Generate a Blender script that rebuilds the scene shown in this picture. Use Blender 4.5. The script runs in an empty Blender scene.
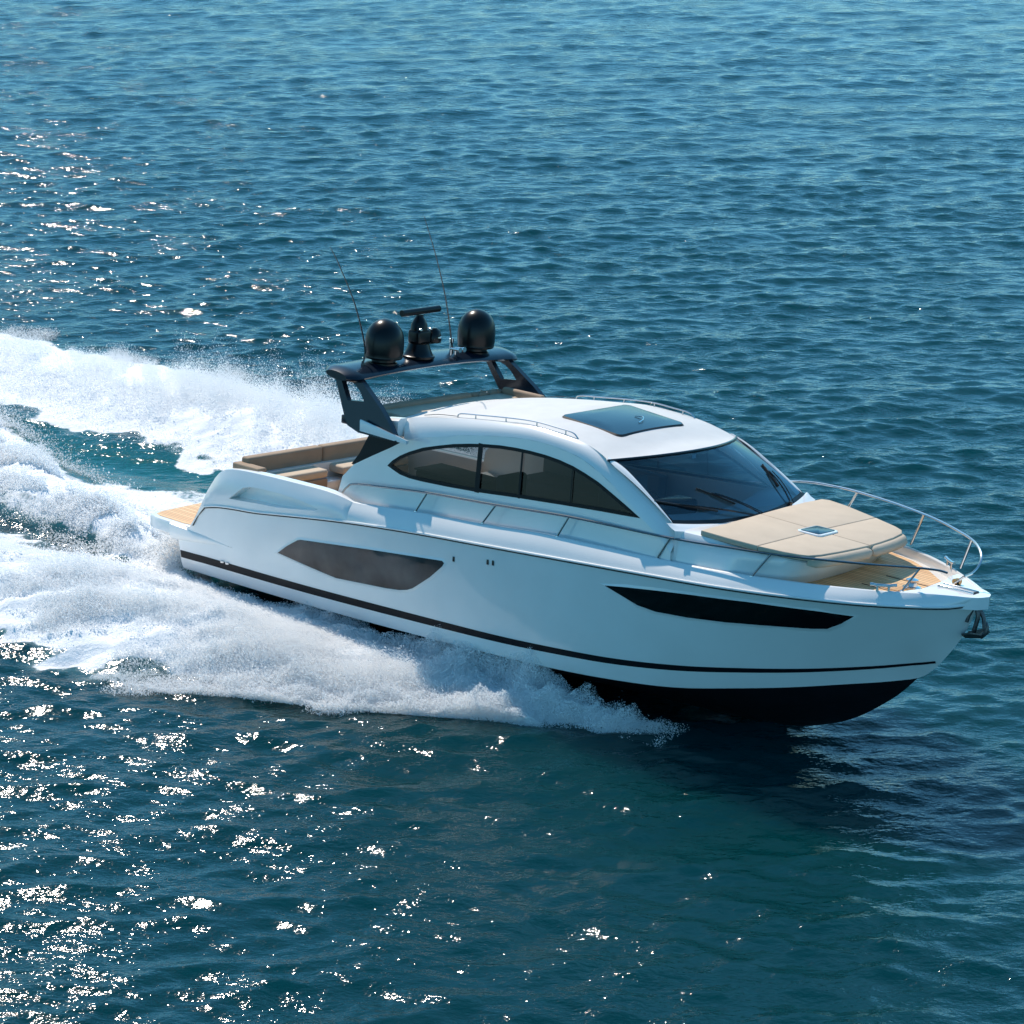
import bpy, math, random
import numpy as np
from mathutils import Vector, Matrix
from mathutils.geometry import delaunay_2d_cdt
random.seed(7)
rng = np.random.default_rng(11)
scene = bpy.context.scene
COL = scene.collection
R = math.radians

# ------------------------------------------------------------------ camera, sky, sun, exposure
cam_d = bpy.data.cameras.new('camera')
cam_d.sensor_width = 36.0
cam_d.lens = 88.66
cam_d.clip_start = 0.5
cam_d.clip_end = 20000
cam = bpy.data.objects.new('camera', cam_d)
COL.objects.link(cam)
cam.location = (5.227, -47.209, 17.777)
cam.rotation_euler = (R(70), 0, 0)
scene.camera = cam

SUN_EL, SUN_AZ = 47.0, 25.0          # azimuth is degrees left of the view direction (+Y)
world = bpy.data.worlds.new('World')
scene.world = world
world.use_nodes = True
wn = world.node_tree
sky = wn.nodes.new('ShaderNodeTexSky')
sky.sky_type = 'NISHITA'
sky.sun_disc = False
sky.sun_elevation = R(SUN_EL)
sky.sun_rotation = R(SUN_AZ)
sky.air_density = 1.0
sky.dust_density = 0.1
sky.ozone_density = 1.2
bg = wn.nodes['Background']
tint = wn.nodes.new('ShaderNodeMix')          # deep, saturated Mediterranean blue
tint.data_type = 'RGBA'; tint.blend_type = 'MULTIPLY'
tint.inputs[0].default_value = 1.0
tint2 = wn.nodes.new('ShaderNodeMix')         # a little greyer towards the horizon
tint2.data_type = 'RGBA'
tint2.inputs[6].default_value = (0.49, 0.86, 1.10, 1)
tint2.inputs[7].default_value = (0.45, 1.05, 1.18, 1)
wtc = wn.nodes.new('ShaderNodeTexCoord'); wsp = wn.nodes.new('ShaderNodeSeparateXYZ'); wmr = wn.nodes.new('ShaderNodeMapRange')
wmr.inputs[1].default_value = 0.0; wmr.inputs[2].default_value = 0.30
wn.links.new(wtc.outputs['Generated'], wsp.inputs[0]); wn.links.new(wsp.outputs[2], wmr.inputs[0])
wn.links.new(wmr.outputs[0], tint2.inputs[0]); wn.links.new(tint2.outputs[2], tint.inputs[7])
wn.links.new(sky.outputs[0], tint.inputs[6])
wn.links.new(tint.outputs[2], bg.inputs[0])
bg.inputs[1].default_value = 0.15
sun_d = bpy.data.lights.new('sun', 'SUN')
sun_d.energy = 4.8
sun_d.angle = R(0.53)
sun_d.color = (1.0, 0.90, 0.79)
sun = bpy.data.objects.new('sun', sun_d)
COL.objects.link(sun)
sv = Vector((-math.sin(R(SUN_AZ)) * math.cos(R(SUN_EL)), math.cos(R(SUN_AZ)) * math.cos(R(SUN_EL)), math.sin(R(SUN_EL))))
sun.rotation_euler = sv.to_track_quat('Z', 'Y').to_euler()
sun.location = (0, 0, 60)
scene.view_settings.view_transform = 'Standard'
scene.view_settings.look = 'None'
scene.view_settings.exposure = 0.0
scene.view_settings.gamma = 1.0
scene.cycles.use_adaptive_sampling = False
scene.cycles.use_denoising = True
scene.cycles.caustics_reflective = False
scene.cycles.caustics_refractive = False
scene.cycles.sample_clamp_indirect = 2.0

# boat frame -> world (x forward, y port, z up; heeled to port, slightly bow up)
BM = np.array([[0.74428, 0.66474, 0.06454], [-0.66731, 0.73624, 0.11242], [0.02721, -0.12675, 0.99156]])
BH = -0.15


def to_world(p):
    q = np.asarray(p, float) @ BM.T
    q[..., 2] += BH
    return q


# ------------------------------------------------------------------ materials
def new_mat(name):
    m = bpy.data.materials.new(name)
    m.use_nodes = True
    return m, m.node_tree, m.node_tree.nodes['Principled BSDF']


def pmat(name, col, rough=0.4, metal=0.0, coat=0.0, bump=0.0, bscale=40.0, var=0.0, vscale=3.0, spec=0.5):
    m, t, b = new_mat(name)
    b.inputs['Base Color'].default_value = (*col, 1)
    b.inputs['Roughness'].default_value = rough
    b.inputs['Metallic'].default_value = metal
    b.inputs['Coat Weight'].default_value = coat
    b.inputs['Coat Roughness'].default_value = 0.05
    b.inputs['Specular IOR Level'].default_value = spec
    tc = t.nodes.new('ShaderNodeTexCoord')
    if var > 0:
        n = t.nodes.new('ShaderNodeTexNoise')
        n.inputs['Scale'].default_value = vscale
        n.inputs['Detail'].default_value = 6
        t.links.new(tc.outputs['Object'], n.inputs['Vector'])
        rp = t.nodes.new('ShaderNodeMapRange')
        rp.inputs[1].default_value = 0.3
        rp.inputs[2].default_value = 0.7
        rp.inputs[3].default_value = 1 - var
        rp.inputs[4].default_value = 1 + var
        t.links.new(n.outputs['Fac'], rp.inputs[0])
        mx = t.nodes.new('ShaderNodeMix')
        mx.data_type = 'RGBA'
        mx.blend_type = 'MULTIPLY'
        mx.inputs[0].default_value = 1
        mx.inputs[6].default_value = (*col, 1)
        t.links.new(rp.outputs[0], mx.inputs[7])
        t.links.new(mx.outputs[2], b.inputs['Base Color'])
    if bump > 0:
        n2 = t.nodes.new('ShaderNodeTexNoise')
        n2.inputs['Scale'].default_value = bscale
        n2.inputs['Detail'].default_value = 4
        t.links.new(tc.outputs['Object'], n2.inputs['Vector'])
        bp = t.nodes.new('ShaderNodeBump')
        bp.inputs['Strength'].default_value = bump
        bp.inputs['Distance'].default_value = 0.02
        t.links.new(n2.outputs['Fac'], bp.inputs['Height'])
        t.links.new(bp.outputs[0], b.inputs['Normal'])
    return m


GEL = pmat('white_gelcoat', (0.87, 0.85, 0.82), 0.22, coat=0.8, var=0.03, vscale=1.2)
GELM = pmat('matt_nonslip_white', (0.64, 0.62, 0.595), 0.55, bump=0.15, bscale=160, var=0.04)
BOTTOM = pmat('black_antifouling', (0.006, 0.006, 0.008), 0.3, var=0.2)
NAVY = pmat('navy_black_paint', (0.006, 0.012, 0.022), 0.25, coat=0.15, spec=.35)
BLACK = pmat('black_gloss_plastic', (0.008, 0.008, 0.010), 0.2, coat=0.3)
RUBBER = pmat('black_rubber', (0.012, 0.012, 0.012), 0.6)
DARKG = pmat('dark_hull_glass', (0.050, 0.046, 0.045), 0.08, var=0.75, vscale=1.5)  # strong mottling paints cloudy spray reflections into the pane colour
BLACKG = pmat('black_bow_glass', (0.002, 0.002, 0.003), 0.08)
HATCHG = pmat('blue_black_hatch_glass', (0.016, 0.040, 0.065), 0.2, spec=.3)
STEEL = pmat('polished_steel', (0.62, 0.63, 0.64), 0.18, metal=1.0)
DSTEEL = pmat('dark_anchor_steel', (0.12, 0.12, 0.125), 0.4, metal=0.9, bump=0.3, bscale=30)
BEIGE = pmat('beige_sunpad_fabric', (0.57, 0.46, 0.345), 0.85, bump=0.25, bscale=220, var=0.05, vscale=2.5)
TAN = pmat('tan_sofa_fabric', (0.36, 0.25, 0.165), 0.8, bump=0.25, bscale=220, var=0.07, vscale=3)
SEATB = pmat('light_seat_fabric', (0.60, 0.47, 0.34), 0.8, bump=0.2, bscale=220, var=0.05)
SEAM = pmat('dark_seam_piping', (0.055, 0.042, 0.03), 0.8)
GREYI = pmat('interior_grey', (0.50, 0.51, 0.52), 0.7)
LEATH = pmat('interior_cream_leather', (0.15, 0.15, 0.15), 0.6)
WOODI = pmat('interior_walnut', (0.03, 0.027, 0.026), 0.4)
DOME = pmat('satin_black_dome', (0.004, 0.005, 0.006), 0.28, spec=.3)
TBLACK = pmat('tinted_black_frame', (0.006, 0.008, 0.011), 0.35, spec=0.18)
RAILST = pmat('reflection_dark_rail_steel', (0.26, 0.265, 0.27), 0.22, metal=1.0)  # polished steel with its dark reflections put into the base colour
BRASS = pmat('brass_fitting', (0.55, 0.30, 0.12), 0.35, metal=0.8)


def teak():
    m, t, b = new_mat('teak_planks')
    tc = t.nodes.new('ShaderNodeTexCoord')
    sp = t.nodes.new('ShaderNodeSeparateXYZ')
    t.links.new(tc.outputs['Object'], sp.inputs[0])
    mul = t.nodes.new('ShaderNodeMath'); mul.operation = 'MULTIPLY'; mul.inputs[1].default_value = 1 / 0.085
    t.links.new(sp.outputs['Y'], mul.inputs[0])
    fr = t.nodes.new('ShaderNodeMath'); fr.operation = 'FRACT'
    t.links.new(mul.outputs[0], fr.inputs[0])
    gt = t.nodes.new('ShaderNodeMath'); gt.operation = 'LESS_THAN'; gt.inputs[1].default_value = 0.13
    t.links.new(fr.outputs[0], gt.inputs[0])
    fl = t.nodes.new('ShaderNodeMath'); fl.operation = 'FLOOR'
    t.links.new(mul.outputs[0], fl.inputs[0])
    wnz = t.nodes.new('ShaderNodeTexWhiteNoise'); wnz.noise_dimensions = '1D'
    t.links.new(fl.outputs[0], wnz.inputs['W'])
    mp = t.nodes.new('ShaderNodeMapping'); mp.inputs['Scale'].default_value = (1.2, 22, 22)
    t.links.new(tc.outputs['Object'], mp.inputs[0])
    nz = t.nodes.new('ShaderNodeTexNoise'); nz.inputs['Scale'].default_value = 3; nz.inputs['Detail'].default_value = 5
    t.links.new(mp.outputs[0], nz.inputs[0])
    ad = t.nodes.new('ShaderNodeMath'); ad.operation = 'ADD'
    t.links.new(wnz.outputs[0], ad.inputs[0]); t.links.new(nz.outputs['Fac'], ad.inputs[1])
    cr = t.nodes.new('ShaderNodeMapRange'); cr.inputs[1].default_value = 0.3; cr.inputs[2].default_value = 1.6
    t.links.new(ad.outputs[0], cr.inputs[0])
    mx = t.nodes.new('ShaderNodeMix'); mx.data_type = 'RGBA'
    mx.inputs[6].default_value = (0.60, 0.33, 0.145, 1); mx.inputs[7].default_value = (0.82, 0.52, 0.26, 1)
    t.links.new(cr.outputs[0], mx.inputs[0])
    mx2 = t.nodes.new('ShaderNodeMix'); mx2.data_type = 'RGBA'
    mx2.inputs[7].default_value = (0.10, 0.06, 0.035, 1)
    t.links.new(mx.outputs[2], mx2.inputs[6]); t.links.new(gt.outputs[0], mx2.inputs[0])
    t.links.new(mx2.outputs[2], b.inputs['Base Color'])
    b.inputs['Roughness'].default_value = 0.6
    return m


TEAK = teak()


def glass(name, tint, gloss=0.03, refl=(0.80, 0.90, 1, 1)):
    m, t, b = new_mat(name)
    t.nodes.remove(b)
    out = t.nodes['Material Output']
    tr = t.nodes.new('ShaderNodeBsdfTransparent'); tr.inputs[0].default_value = (*tint, 1)
    gl = t.nodes.new('ShaderNodeBsdfGlossy'); gl.inputs['Roughness'].default_value = gloss
    gl.inputs[0].default_value = refl
    fr = t.nodes.new('ShaderNodeFresnel'); fr.inputs[0].default_value = 1.5
    mx = t.nodes.new('ShaderNodeMixShader')
    t.links.new(fr.outputs[0], mx.inputs[0]); t.links.new(tr.outputs[0], mx.inputs[1]); t.links.new(gl.outputs[0], mx.inputs[2])
    t.links.new(mx.outputs[0], out.inputs[0])
    return m


WGLASS = glass('tinted_windshield_glass', (0.80, 0.92, 0.96), refl=(0.65, 0.80, 0.9, 1))
SGLASS = glass('tinted_side_glass', (0.21, 0.24, 0.26), refl=(0.42, 0.48, 0.58, 1))


# ------------------------------------------------------------------ mesh helpers
def mk(name, V, F, mat, parent=None, smooth=True, angle=40):
    me = bpy.data.meshes.new(name)
    me.from_pydata([tuple(map(float, v)) for v in V], [], [tuple(int(i) for i in f) for f in F])
    me.update()
    if smooth:
        me.polygons.foreach_set('use_smooth', [True] * len(me.polygons))
        try:
            me.set_sharp_from_angle(angle=R(angle))
        except Exception:
            pass
    me.materials.append(mat)
    o = bpy.data.objects.new(name, me)
    COL.objects.link(o)
    if parent is not None:
        o.parent = parent
    return o


class MB:
    """collects geometry for one mesh"""
    def __init__(s): s.V = []; s.F = []
    def add(s, V, F):
        k = len(s.V)
        s.V += [tuple(v) for v in V]
        s.F += [tuple(i + k for i in f) for f in F]
        return s
    def build(s, name, mat, parent=None, smooth=True, angle=40):
        return mk(name, s.V, s.F, mat, parent, smooth, angle)


def grid(G, closed_u=False, flip=False):
    """G: array (nu, nv, 3) -> V, F"""
    G = np.asarray(G, float)
    nu, nv = G.shape[:2]
    V = G.reshape(-1, 3)
    F = []
    for i in range(nu if closed_u else nu - 1):
        for j in range(nv - 1):
            a, b = i * nv + j, i * nv + j + 1
            c, d = ((i + 1) % nu) * nv + j + 1, ((i + 1) % nu) * nv + j
            F.append((a, d, c, b) if flip else (a, b, c, d))
    return V, F


def spline(pts, n=8, closed=False):
    """Catmull-Rom through the points"""
    P = [np.array(p, float) for p in pts]
    m = len(P)
    out = []
    for i in range(m if closed else m - 1):
        p1, p2 = P[i], P[(i + 1) % m]
        p0 = P[(i - 1) % m] if (closed or i > 0) else 2 * p1 - p2
        p3 = P[(i + 2) % m] if (closed or i + 2 < m) else 2 * p2 - p1
        for k in range(n):
            t = k / n
            out.append(0.5 * (2 * p1 + (p2 - p0) * t + (2 * p0 - 5 * p1 + 4 * p2 - p3) * t * t + (3 * p1 - p0 - 3 * p2 + p3) * t ** 3))
    if not closed:
        out.append(P[-1])
    return np.array(out)


def resample(pts, n):
    P = np.asarray(pts, float)
    d = np.r_[0, np.cumsum(np.linalg.norm(np.diff(P, axis=0), axis=1))]
    s = np.linspace(0, d[-1], n)
    return np.stack([np.interp(s, d, P[:, k]) for k in range(P.shape[1])], 1)


def tube(pts, r, n=8, r2=None, cap=True):
    P = np.asarray(pts, float)
    m = len(P)
    T = np.gradient(P, axis=0)
    T /= np.linalg.norm(T, axis=1)[:, None] + 1e-12
    up = np.array([0, 0, 1.0]) if abs(T[0][2]) < 0.9 else np.array([0, 1.0, 0])
    V = []
    for i in range(m):
        a = np.cross(T[i], up)
        if np.linalg.norm(a) < 1e-3:
            a = np.cross(T[i], [1.0, 0, 0])
        a /= np.linalg.norm(a)
        b = np.cross(a, T[i])
        up = b
        rr = r if r2 is None else r + (r2 - r) * i / (m - 1)
        for k in range(n):
            w = 2 * math.pi * k / n
            V.append(P[i] + rr * (math.cos(w) * a + math.sin(w) * b))
    F = []
    for i in range(m - 1):
        for k in range(n):
            F.append((i * n + k, i * n + (k + 1) % n, (i + 1) * n + (k + 1) % n, (i + 1) * n + k))
    if cap:
        F.append(tuple(range(n - 1, -1, -1)))
        F.append(tuple((m - 1) * n + k for k in range(n)))
    return V, F


def lathe(prof, c=(0, 0, 0), n=40):
    """prof: list of (r, z)"""
    V, F = [], []
    for r, z in prof:
        for k in range(n):
            w = 2 * math.pi * k / n
            V.append((c[0] + r * math.cos(w), c[1] + r * math.sin(w), c[2] + z))
    for i in range(len(prof) - 1):
        for k in range(n):
            F.append((i * n + k, i * n + (k + 1) % n, (i + 1) * n + (k + 1) % n, (i + 1) * n + k))
    F.append(tuple(range(n - 1, -1, -1)))
    F.append(tuple((len(prof) - 1) * n + k for k in range(n)))
    return V, F


def rbox(lo, hi, r=0.03, seg=3, M=None):
    """box with rounded edges"""
    lo, hi = np.array(lo, float), np.array(hi, float)
    c, h = (lo + hi) / 2, (hi - lo) / 2
    r = min(r, *(h * 0.98))
    import bmesh
    bm = bmesh.new()
    bmesh.ops.create_cube(bm, size=2)
    for v in bm.verts:
        v.co = Vector((v.co.x * h[0], v.co.y * h[1], v.co.z * h[2]))
    bmesh.ops.bevel(bm, geom=bm.edges[:], offset=r, segments=seg, profile=0.5, affect='EDGES')
    V = [np.array(v.co) for v in bm.verts]
    bm.verts.index_update()
    F = [tuple(v.index for v in f.verts) for f in bm.faces]
    bm.free()
    V = [(M @ v if M is not None else v) + c for v in V]
    return V, F


def inpoly(P, x, y):
    P = np.asarray(P, float)
    ins = False
    j = len(P) - 1
    for i in range(len(P)):
        if (P[i][1] > y) != (P[j][1] > y) and x < (P[j][0] - P[i][0]) * (y - P[i][1]) / (P[j][1] - P[i][1]) + P[i][0]:
            ins = not ins
        j = i
    return ins


def patch2d(outline, holes=(), step=0.15):
    """triangulate a 2D polygon with holes and inner points -> verts2d, tris"""
    pts, edges = [], []
    for poly in [outline, *holes]:
        k, n = len(pts), len(poly)
        pts += [Vector((float(p[0]), float(p[1]))) for p in poly]
        edges += [(k + i, k + (i + 1) % n) for i in range(n)]
    O = np.array([tuple(p) for p in pts])
    x0, y0 = O.min(0); x1, y1 = O.max(0)
    for i in np.arange(x0 + step * .5, x1, step):
        for j in np.arange(y0 + step * .5, y1, step):
            if inpoly(outline, i, j) and not any(inpoly(h, i, j) for h in holes):
                if np.min(np.hypot(O[:, 0] - i, O[:, 1] - j)) > step * 0.4:
                    pts.append(Vector((i, j)))
    v, e, f, *_ = delaunay_2d_cdt(pts, edges, [], 0, 1e-5)
    F = []
    for t in f:
        cx = sum(v[i][0] for i in t) / 3; cy = sum(v[i][1] for i in t) / 3
        if inpoly(outline, cx, cy) and not any(inpoly(h, cx, cy) for h in holes):
            F.append(tuple(t))
    return [(p[0], p[1]) for p in v], F


def lift(outline, fn, holes=(), step=0.15, thick=0.0, nrm=(0, 0, -1)):
    """patch lifted to 3D by fn(u, v) -> xyz; optional skirt of `thick` along nrm round the rims, closed at the back"""
    v2, F = patch2d(outline, holes, step)
    V = [np.array(fn(*p), float) for p in v2]
    if thick:
        n = len(V)
        d = np.array(nrm, float) * thick
        B = [p + d for p in V]
        from collections import Counter
        cnt = Counter()
        for f in F:
            for a, b in zip(f, f[1:] + f[:1]):
                cnt[(a, b)] += 1
        side = []
        for (a, b) in list(cnt):
            if (b, a) not in cnt:
                side.append((b, a, a + n, b + n))
        F = F + [tuple(i + n for i in reversed(f)) for f in F] + side
        V = V + B
    return V, F


def offset_poly(P, d):
    """inset a ccw/cw polygon by distance d (towards its inside)"""
    P = np.asarray(P, float)
    A = 0.5 * np.sum(P[:, 0] * np.roll(P[:, 1], -1) - np.roll(P[:, 0], -1) * P[:, 1])
    s = 1 if A > 0 else -1
    out = []
    n = len(P)
    for i in range(n):
        e1 = P[i] - P[i - 1]; e2 = P[(i + 1) % n] - P[i]
        n1 = s * np.array([-e1[1], e1[0]]) / (np.linalg.norm(e1) + 1e-9)
        n2 = s * np.array([-e2[1], e2[0]]) / (np.linalg.norm(e2) + 1e-9)
        b = n1 + n2
        b /= max(1e-6, np.linalg.norm(b))
        out.append(P[i] + b * d / max(0.45, b @ n1))
    return np.array(out)


def ip(x, xs, ys): return float(np.interp(x, xs, ys))


def tag(o, label, cat, kind=None, group=None):
    o['label'] = label; o['category'] = cat
    if kind: o['kind'] = kind
    if group: o['group'] = group


# ------------------------------------------------------------------ sea (structure) with the wake shaped into it
def vnoise(x, y, seed=0):
    """2D value noise in 0..1"""
    xi = np.floor(x).astype(np.int64); yi = np.floor(y).astype(np.int64)
    fx = x - xi; fy = y - yi
    fx = fx * fx * (3 - 2 * fx); fy = fy * fy * (3 - 2 * fy)
    def h(a, b):
        k = (a * 374761393 + b * 668265263 + seed * 974634781) & 0xFFFFFFFF
        k = ((k ^ (k >> 13)) * 1274126177) & 0xFFFFFFFF
        k = (k ^ (k >> 16)) & 0xFFFFFF
        return k / float(0xFFFFFF)
    return (h(xi, yi) * (1 - fx) + h(xi + 1, yi) * fx) * (1 - fy) + (h(xi, yi + 1) * (1 - fx) + h(xi + 1, yi + 1) * fx) * fy


def fbm(x, y, oct=4, seed=0, gain=0.5):
    a, s, tot = 1.0, 0, 0
    for k in range(oct):
        s = s + a * vnoise(x * 2.03 ** k + 17.3 * k, y * 2.03 ** k - 9.1 * k, seed + k)
        tot += a
        a *= gain
    return s / tot


def sstep(a, b, x):
    t = np.clip((x - a) / (b - a), 0, 1)
    return t * t * (3 - 2 * t)


YO_X = [-45, -20, -8, -3, .8, 2.9, 4.5, 5.5, 7.17, 8.93, 10.27, 11.35, 12.0]
YO_S = [20, 13.0, 9.3, 8.0, 6.9, 6.3, 5.8, 5.1, 4.3, 3.2, 2.5, 1.7, .6]
YI_X = [-45, -20, -8, -4.2, -3, -1.7, -.56, .4, 6, 10, 12]
YI_S = [12, 6.5, 3.9, 3.0, 2.7, 2.5, 2.15, 1.8, 1.7, 1.0, .2]
YOP_X = [-45, -16, -9.5, -4.6, .8, 2.9, 4.5, 5.5, 7.17, 8.93, 10.27, 11.35, 12.0]
YOP_S = [3, 6.0, 6.9, 7.4, 6.9, 6.3, 5.8, 5.1, 4.3, 3.2, 2.5, 1.7, .6]
YIP_X = [-45, -16, -11, -4, -2, -.56, .4, 6, 10, 12]
YIP_S = [-2, 1.6, 2.3, 2.7, 2.3, 2.0, 1.8, 1.7, 1.0, .2]
A_X = [-45, -20, -10, -4, 0, 3, 6, 9, 11, 12]
A_S = [.1, .22, .36, .48, .56, .50, .32, .14, .05, 0]


def side_q(bx, by):
    """lateral position inside the spray band of either side (0 inner .. 1 outer)"""
    st = by < 0
    ay = np.abs(by)
    yo = np.where(st, np.interp(bx, YO_X, YO_S), np.interp(bx, YOP_X, YOP_S))
    yi = np.where(st, np.interp(bx, YI_X, YI_S), np.interp(bx, YIP_X, YIP_S))
    yy = np.where(st, ay, by)
    # port band may cross the centre line far astern
    far = (bx < -11) & (by > -4)
    yo2 = np.interp(bx, YOP_X, YOP_S); yi2 = np.interp(bx, YIP_X, YIP_S)
    q = (yy - yi) / (yo - yi)
    q2 = (by - yi2) / (yo2 - yi2)
    return np.where(far & (by > yi2 - 1), q2, q), yo - yi


def mound(bx, by):
    q, w = side_q(bx, by)
    prof = sstep(0.02, 0.48, q) * (1 - sstep(0.50, 1.04, q))
    return np.interp(bx, A_X, A_S) * prof


def ridge_y(bx):
    return np.interp(bx, [-30, -8.3, -5.4, -3.1, -1.3, .4], [6, .05, -.85, -1.3, -1.5, -1.5])


def wake_fields(wx, wy):
    d = np.stack([wx, wy, np.full_like(wx, -BH)], -1)
    b = d @ BM
    bx, by = b[..., 0], b[..., 1]
    n1 = fbm(bx * .9, by * .9, 4, 3)
    n2 = fbm(bx * .35, by * 1.2, 4, 9)          # streaky along the course
    sg = np.where(by < 0, -1.0, 1.0)
    al = -bx * .75 + by * sg * .65; ac = bx * .65 + by * sg * .75
    st = fbm(al * .7, ac * 2.4, 4, 15)          # streaks in the direction the water is thrown
    q, w = side_q(bx, by)
    qn = q + (n1 - .5) * .36 + (st - .5) * .22
    front = sstep(11.6, 9.3, bx)
    foam = sstep(-0.10, 0.05, qn) * (1 - sstep(.80, 1.04, qn)) * front
    foam = foam * np.interp(bx, [-45, -20, -9, -3, 6, 9, 11], [.42, .60, .80, .95, 1, .75, .35])
    aft = sstep(0.9, -.2, bx)
    ry = ridge_y(bx)
    rw = np.interp(bx, [-20, -8, -3, 0], [1.5, .8, .55, .5])
    ridge = np.exp(-((by - ry + (n1 - .5) * .5) / rw) ** 2) * aft
    # broken water between the ridge and the port trough
    ptop = np.interp(bx, [-20, -11, -7, -4, -2, 0], [0.2, -1.5, -.75, .8, 2.3, 3.0])
    mid = sstep(0, .5, by - ry) * (1 - sstep(-.35, .35, by - ptop + (n1 - .5) * .8)) * aft
    sbmid = sstep(-.1, .3, ry - by) * (1 - sstep(-.35, .25, ry - by - np.interp(bx, [-8, -3, 0], [1.9, .75, .35]))) * aft
    cfo = np.maximum(ridge * 1.05, np.maximum(mid * (.35 + .6 * n2), sbmid * (.2 + .7 * n2)))
    foam = np.maximum(foam, cfo)
    nearstern = np.exp(-((bx + .9) / 1.3) ** 2) * (np.abs(by) < 2.2)
    foam = np.maximum(foam, .9 * nearstern)
    zm = mound(bx, by) * sstep(11.6, 9.0, bx)
    zc = .38 * ridge * np.interp(bx, [-20, -8, -3, -1, 0], [.3, .8, 1, .4, 0])
    ty = .5 * (ptop + np.interp(bx, YIP_X, YIP_S))
    zt = -.14 * np.exp(-((by - ty) / .9) ** 2) * sstep(-1.5, -4, bx)
    sy = -.5 * (np.interp(bx, YI_X, YI_S)) + .5 * ry - .35
    zs = -.28 * np.exp(-((by - sy) / .6) ** 2) * sstep(-.2, -2.5, bx)
    z = zm + zc + zt + zs
    # churned relief on the foam
    rel = (st - .5) * .30 + (fbm(bx * 1.3, by * 1.6, 3, 21) - .5) * .16 + (fbm(bx * 4.2, by * 4.2, 3, 31) - .5) * .14
    z = z + rel * np.clip(foam, 0, 1) * np.interp(bx, [-45, -10, 4, 9, 11.5], [.35, .75, 1, .5, .15])
    inw = np.clip(np.maximum(foam, np.exp(-((np.abs(by)) / np.interp(bx, [-45, 0, 8, 12], [14, 6, 3, 1])) ** 4) * sstep(12, 6, bx)), 0, 1)
    # the hull presses the water down under itself
    hb = np.interp(bx, [-.2, .4, 8, 11, 13], [0, 2.05, 2.0, 1.5, 0])
    under = (1 - sstep(-.35, .05, np.abs(by) - hb)) * ((bx > -.1) & (bx < 13))
    z = np.where(under > 0, z * (1 - under) - .55 * under, z)
    calm = np.exp(-((by - ty) / 1.5) ** 4) * sstep(-1.5, -3.5, bx) * sstep(-22, -14, bx)
    return foam, z, inw, calm, by


def axis(lo, hi, d0, grow, mid_lo, mid_hi, far):
    c = list(np.arange(lo, hi + 1e-6, d0))
    step = d0; x = hi
    while x < far:
        step *= grow if x < mid_hi else 1.06; x += step; c.append(x)
    step = d0; x = lo; pre = []
    while x > -far:
        step *= grow if x > mid_lo else 1.06; x -= step; pre.append(x)
    return np.array(pre[::-1] + c)


def waves(X, Y, spacing):
    r = np.random.default_rng(5)
    dx = np.zeros_like(X); dy = np.zeros_like(X); dz = np.zeros_like(X)
    lam = np.exp(np.linspace(math.log(0.38), math.log(11.0), 130))
    for L in lam:
        k = 2 * math.pi / L
        th = R(-80) + r.normal(0, R(30))
        kx, ky = k * math.cos(th), k * math.sin(th)
        amp = 0.0046 * L ** 0.62 / (1 + (L / 2.4) ** 2) ** .9 * (0.6 + .8 * r.random())
        ph = r.random() * 2 * math.pi
        att = np.clip((L / spacing - 2.2) / 2.0, 0, 1)
        a = (kx * X + ky * Y + ph).astype(np.float32)
        s, c = np.sin(a), np.cos(a)
        dz += amp * att * c
        dx -= .75 * amp * att * s * kx / k
        dy -= .75 * amp * att * s * ky / k
    return dx, dy, dz


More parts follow.
